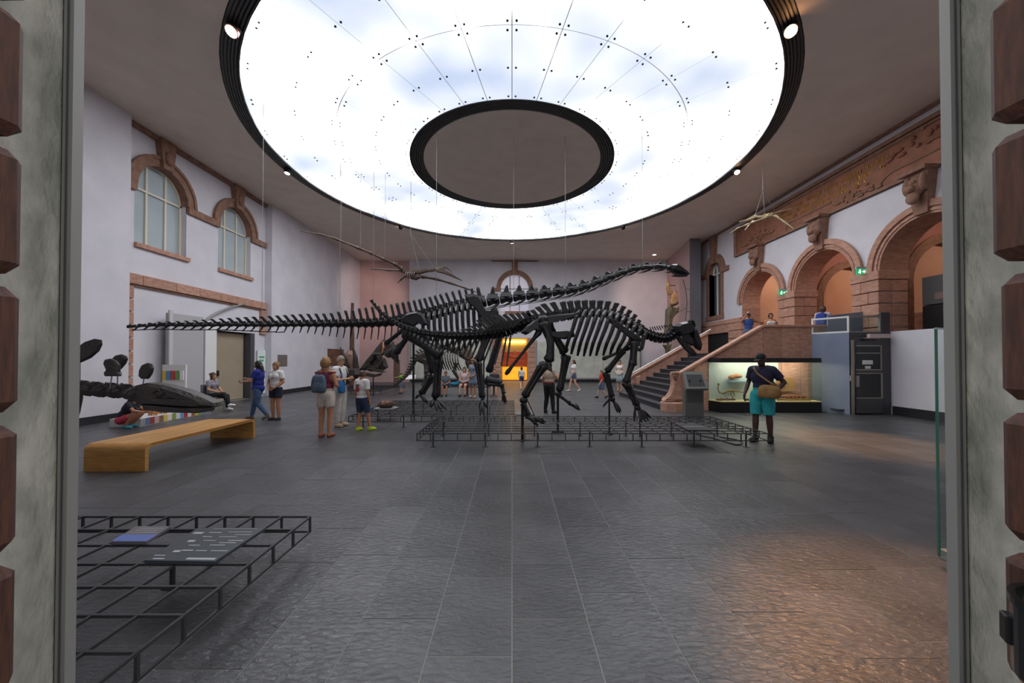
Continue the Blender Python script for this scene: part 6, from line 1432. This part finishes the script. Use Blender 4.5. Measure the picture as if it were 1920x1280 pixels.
# 7 seated person with white shoes, chair
c = G(401, 770); ch = thing('grey_chair', 'grey chair under the seated person by the side door', 'chair', (c.x, c.y, 0))
MB().box(c.x-.24,c.y-.22,.40,c.x+.22,c.y+.22,.45).build('seat', M_GREY, ch, bevel=.01); MB().box(c.x-.26,c.y-.22,.45,c.x-.21,c.y+.22,.85).build('backrest', M_GREY, ch, bevel=.01)
for dx in (-.21,.19):
    for dy in (-.19,.19): MB().box(c.x+dx-.015,c.y+dy-.015,0,c.x+dx+.015,c.y+dy+.015,.40).build('leg', M_STEEL, ch)
person('seated person in grey shirt, black trousers and white shoes by the side door', V(c.x-.06,c.y,0), -92, 1.62, 'olive', 'brown',
    [('shoes', cloth('white_shoe', (232,230,228)), SHOE, .014), ('trousers', cloth('black_trouser', (30,30,34)), LEGS, .016), ('shirt', cloth('grey_top', (142,138,146)), SH, .02), ('hair', HAIR['brown'], 'bun', .012)],
    dict(SIT, knR=(.06,.46,.58), anR=(-.02,.60,.22), toR=(-.02,.78,.20)), female=True)
# 8 toddler in green
person('small child in lime green shirt with both arms stretched out', at(752,738), 80, 1.02, 'fair', 'blond',
    [('shoes', cloth('dark_shoe', (60,50,48)), SHOE, .02), ('shorts', cloth('light_blue', (150,166,196)), KNEE, .024), ('shirt', cloth('lime_green', (150,206,60)), SH, .026), ('hair', HAIR['blond'], 'short', .012)],
    dict(elR=(.2,.22,1.3), wrR=(.16,.42,1.3), hnR=(.14,.56,1.3), elL=(-.2,.22,1.3), wrL=(-.16,.42,1.3), hnL=(-.14,.56,1.3), hd=(0,.02,1.6)), vox=.02, stout=1.12)
# bench far behind with seated visitors
t = thing('dark_bench', 'long dark bench in the far middle with people sitting on it', 'bench', (-1.9, 16.7, 0))
MB().box(-3.4, 16.5, .38, -.7, 16.95, .44).build('seat', M_LIFTD, t, bevel=.01)
for x in (-3.3, -2.05, -.85): MB().box(x, 16.55, 0, x+.06, 16.9, .38).build('leg', M_LIFTD, t)
def sitter(label, px, yaw, h, skin, hair, outfit, female, z=-.07, Y=16.68, **k): 
    x = (px-960)*Y/F_PX; return person(label, V(x, Y, z*h/1.72*0), yaw, h, skin, hair, outfit, dict(SIT), female=female, vox=.019, **k)
sitter('seated child in grey shirt at the left end of the far bench', 836, 180, 1.45, 'tan', 'brown', [('shoes', cloth('black_shoe2', (40,38,38)), SHOE, .014), ('shorts', NAVY, KNEE, .02), ('shirt', cloth('slate', (104,118,130)), SH, .02), ('hair', HAIR['brown'], 'short', .014)], False)
sitter('seated person in pale lilac top on the far bench', 871, 176, 1.70, 'fair', 'black', [('shoes', cloth('black_shoe3', (40,38,38)), SHOE, .01), ('shorts', cloth('plum', (66,40,64)), SHORTS, .02), ('top', cloth('lilac', (214,198,206)), TANK, .02), ('hair', HAIR['black'], 'bun', .014)], True, stout=1.18)
sitter('seated person at the right end of the far bench behind the raised leg', 927, 180, 1.60, 'fair', 'brown', [('shoes', cloth('tan_shoe', (120,84,60)), SHOE, .01), ('shorts', DENIM, KNEE, .02), ('shirt', cloth('dark_top', (52,50,58)), SH, .02), ('hair', HAIR['brown'], 'short', .014)], False)
o, T, J, sc, rz = person('standing person in grey blue dress with folded hands before the far bench', at(887,745), 160, 1.68, 'tan', 'blond',
    [('shoes', cloth('sand_shoe', (190,160,130)), {'foot': (0, 1)}, .008), ('skirt', cloth('grey_blue', (120,132,152)), (.56, .22), 0), ('dress_top', cloth('grey_blue', (120,132,152)), {'torso': (.0, .95)}, .02), ('hair', HAIR['blond'], 'bob', .018)], CLASP, female=True, vox=.018, nod=12)
a = V(-2.6, 16.68, .44); mb = MB(); mb.ell(a+V(0,0,.09), (.28,.16,.09), 14, 8); mb.ell(a+V(.2,0,.16), (.12,.10,.10), 10, 8)
tag(mb.build('blue_jacket', cloth('cyan', (50,130,160)), org=a, smooth=True), 'crumpled blue jacket lying on the far bench', 'jacket')
# 12 girl in white seen before the niche
person('child in white shirt and blue shorts walking towards the glowing niche', at(978,729), 5, 1.22, 'fair', 'brown',
    [('shoes', cloth('white_shoe2', (225,215,205)), SHOE, .012), ('shorts', cloth('blue_short', (56,70,120)), SHORTS, .02), ('shirt', W_T, SH, .024), ('hair', HAIR['brown'], 'bun', .014)], dict(WALK), female=True, vox=.02)
# 13 person in black trousers behind the hind leg
person('person in beige shirt and black trousers half hidden behind the front skeleton leg', at(1030,774), -35, 1.58, 'tan', 'black',
    [('shoes', cloth('black_shoe4', (30,28,28)), SHOE, .012), ('trousers', cloth('black_wide', (24,24,26)), LEGS, .02), ('belt', cloth('belt_red', (128,52,50)), {'torso': (.10, .22)}, .026), ('shirt', cloth('beige_top', (196,170,150)), {'torso': (.22, 2), 'uarm': (0, .6)}, .024), ('hair', HAIR['black'], 'short', .014)],
    dict(knR=(.11,.02,.49), anR=(.15,.0,.085), toR=(.2,.15,.03), knL=(-.11,.02,.49), anL=(-.15,-.02,.085), toL=(-.18,.14,.03), elR=(.26,.06,1.16), wrR=(.22,.26,1.28), hnR=(.2,.36,1.36)), female=True, vox=.016, stout=1.1)
# 14-16 walkers at the back right
person('walking person in white shirt and denim shorts before the right stone slab', at(1076,734), 100, 1.62, 'fair', 'brown', [('shoes', cloth('white_shoe3', (220,205,190)), SHOE, .01), ('shorts', DENIM, HOT, .02), ('shirt', W_T, SH, .024), ('hair', HAIR['brown'], 'long', .016)], dict(WALK), female=True, vox=.019)
person('child in red shirt and blue shorts walking behind the front skeleton', at(1128,746), 95, 1.18, 'fair', 'brown', [('shoes', cloth('black_shoe5', (30,30,34)), SHOE, .014), ('shorts', cloth('grey_blue2', (96,110,140)), KNEE, .024), ('shirt', cloth('red', (200,52,40)), SH, .026), ('hair', HAIR['brown'], 'short', .014)], dict(WALK), vox=.02)
person('person in white top and pale blue skirt far behind the stairs', at(1162,733), 150, 1.60, 'fair', 'brown', [('shoes', cloth('tan_shoe2', (180,140,110)), SHOE, .01), ('skirt', cloth('pale_blue', (164,184,192)), (.50, .2), 0), ('top', W_T, TANK, .02), ('hair', HAIR['brown'], 'bun', .014)], CLASP, female=True, vox=.019)
# gallery people
CAM = dict(elR=(.27,.12,1.30), wrR=(.10,.20,1.52), hnR=(.04,.17,1.60), elL=(-.27,.12,1.30), wrL=(-.10,.20,1.52), hnL=(-.04,.17,1.60))
o, T, J, sc, rz = person('person in blue top taking a photograph from the stair landing', V(9.30,14.5,ZG), 150, 1.63, 'tan', 'grey', [('shoes', NAVY, SHOE, .01), ('trousers', DENIM, LEGS, .016), ('top', cloth('mid_blue', (54,84,150)), TANK, .02), ('hair', HAIR['grey'], 'short', .006)], CAM, vox=.017)
cm = thing('camera_device', 'small dark camera held up by the person on the landing', 'camera', T((0,.16,1.56)))
MB().obox(T((0,.19,1.585)), rz@V(.055,0,0), rz@V(0,.025,0), V(0,0,.035)).build('camera_body', M_BLACK, cm); a, b = T((0,.215,1.585)), T((0,.27,1.585)); MB().tube([a,b], .025, 10, ref=(0,0,1)).build('lens', M_BLACK, cm)
person('person in white strap top standing on the stair landing', V(10.17,14.5,ZG), 165, 1.57, 'tan', 'black', [('shoes', NAVY, SHOE, .01), ('trousers', DENIM, LEGS, .016), ('top', W_T, {'torso': (.05, .82)}, .02), ('hair', HAIR['black'], 'bun', .014)], None, female=True, vox=.017, stout=1.1)
o, T, J, sc, rz = person('person with blue rucksack leaning on the lift guard, seen from behind', V(10.42,12.35,ZG), -55, 1.56, 'fair', 'brown', [('shoes', NAVY, SHOE, .01), ('trousers', DENIM, LEGS, .016), ('shirt', cloth('pale_rose', (206,190,196)), SH, .02), ('hair', HAIR['brown'], 'bob', .012)], dict(elR=(.24,.10,1.12), wrR=(.2,.3,1.05), hnR=(.15,.4,1.03)), vox=.017)
bag('royal blue rucksack on the person above the lift', T, rz, (0,-.20,1.2), (.32,.18,.46), cloth('royal_bag', (34,62,150)), straps=[[V(s*.11,-.12,1.36), V(s*.11,-.04,1.42), V(s*.11,.07,1.40), V(s*.12,.13,1.24)] for s in (-1, 1)])
# pushchair behind the lift glass
c = V(11.0, 12.45, ZG); t = thing('pushchair', 'dark pushchair with pale hood behind the lift guard glass', 'pushchair', c)
MB().tube([c+V(-.3,0,.35), c+V(0,0,.55), c+V(.25,0,.9)], [.16,.2,.14], 10).build('seat_shell', M_BLACK, t, smooth=True); MB().ell(c+V(.15,0,.95), (.24,.2,.16), 12, 8).build('hood', mat('hood_grey', (150,150,156), .7), t, smooth=True)
for sg in (-1, 1): MB().tube([c+V(-.35,.2*sg,.12), c+V(.1,.2*sg,.6), c+V(.3,.2*sg,1.05)], .014, 6).build('frame_tube', M_WHITE, t)
for dx in (-.32,.28):
    for sg in (-1, 1): MB().tube([c+V(dx,.19*sg,.1), c+V(dx,.23*sg,.1)], .1, 14, ref=(0,0,1)).build('wheel', M_BLACK, t)
# 20 man in navy polo with cross body bag
o, T, J, sc, rz = person('person in navy polo shirt, turquoise shorts and black cap', at(1430,827), 128, 1.80, 'dark', 'black',
    [('shoes', cloth('black_sandal', (20,18,18)), SHOE, .014), ('shorts', cloth('turquoise', (42,164,168), (34,146,152)), KNEE, .034), ('polo', cloth('navy_polo', (32,34,62)), {'torso': (.02, 2), 'uarm': (0, .62)}, .028), ('cap', cloth('black_cap', (18,18,20)), 0, .016)],
    dict(elR=(.26,-.06,1.14), wrR=(.27,.10,.92), hnR=(.27,.16,.78), elL=(-.33,-.12,1.16), wrL=(-.24,.06,.98), hnL=(-.17,.13,.92), knL=(-.12,.02,.49), anL=(-.13,-.02,.085), toL=(-.17,.15,.03), knR=(.10,.05,.49), anR=(.10,.08,.085), toR=(.12,.25,.03), hd=(0,.05,1.59)), stout=1.02, face=-12, nod=24, vox=.0135)
col = MB(); k_ = catmull([(.075*math.cos(a), .055*math.sin(a)-.01, 1.455+.012*math.sin(a)) for a in np.linspace(-2.9, 0.2, 7)], 10)
col.tube([T(p) for p in k_], [(.010,.02)]*10, 6); col.build('collar', W_T, o)
bag('tan canvas shoulder bag on the hip of the person in turquoise shorts', T, rz, (-.17,.17,.99), (.36,.15,.25), cloth('canvas', (150,116,70), (128,96,56)), name='shoulder_bag', pocket=False,
    straps=[[V(-.28,.2,1.1), V(-.14,.20,1.2), V(.02,.18,1.32), V(.11,.10,1.43), V(.13,-.02,1.45), V(.08,-.13,1.38), V(-.08,-.18,1.2), V(-.23,-.10,1.08), V(-.30,.1,1.06)]])
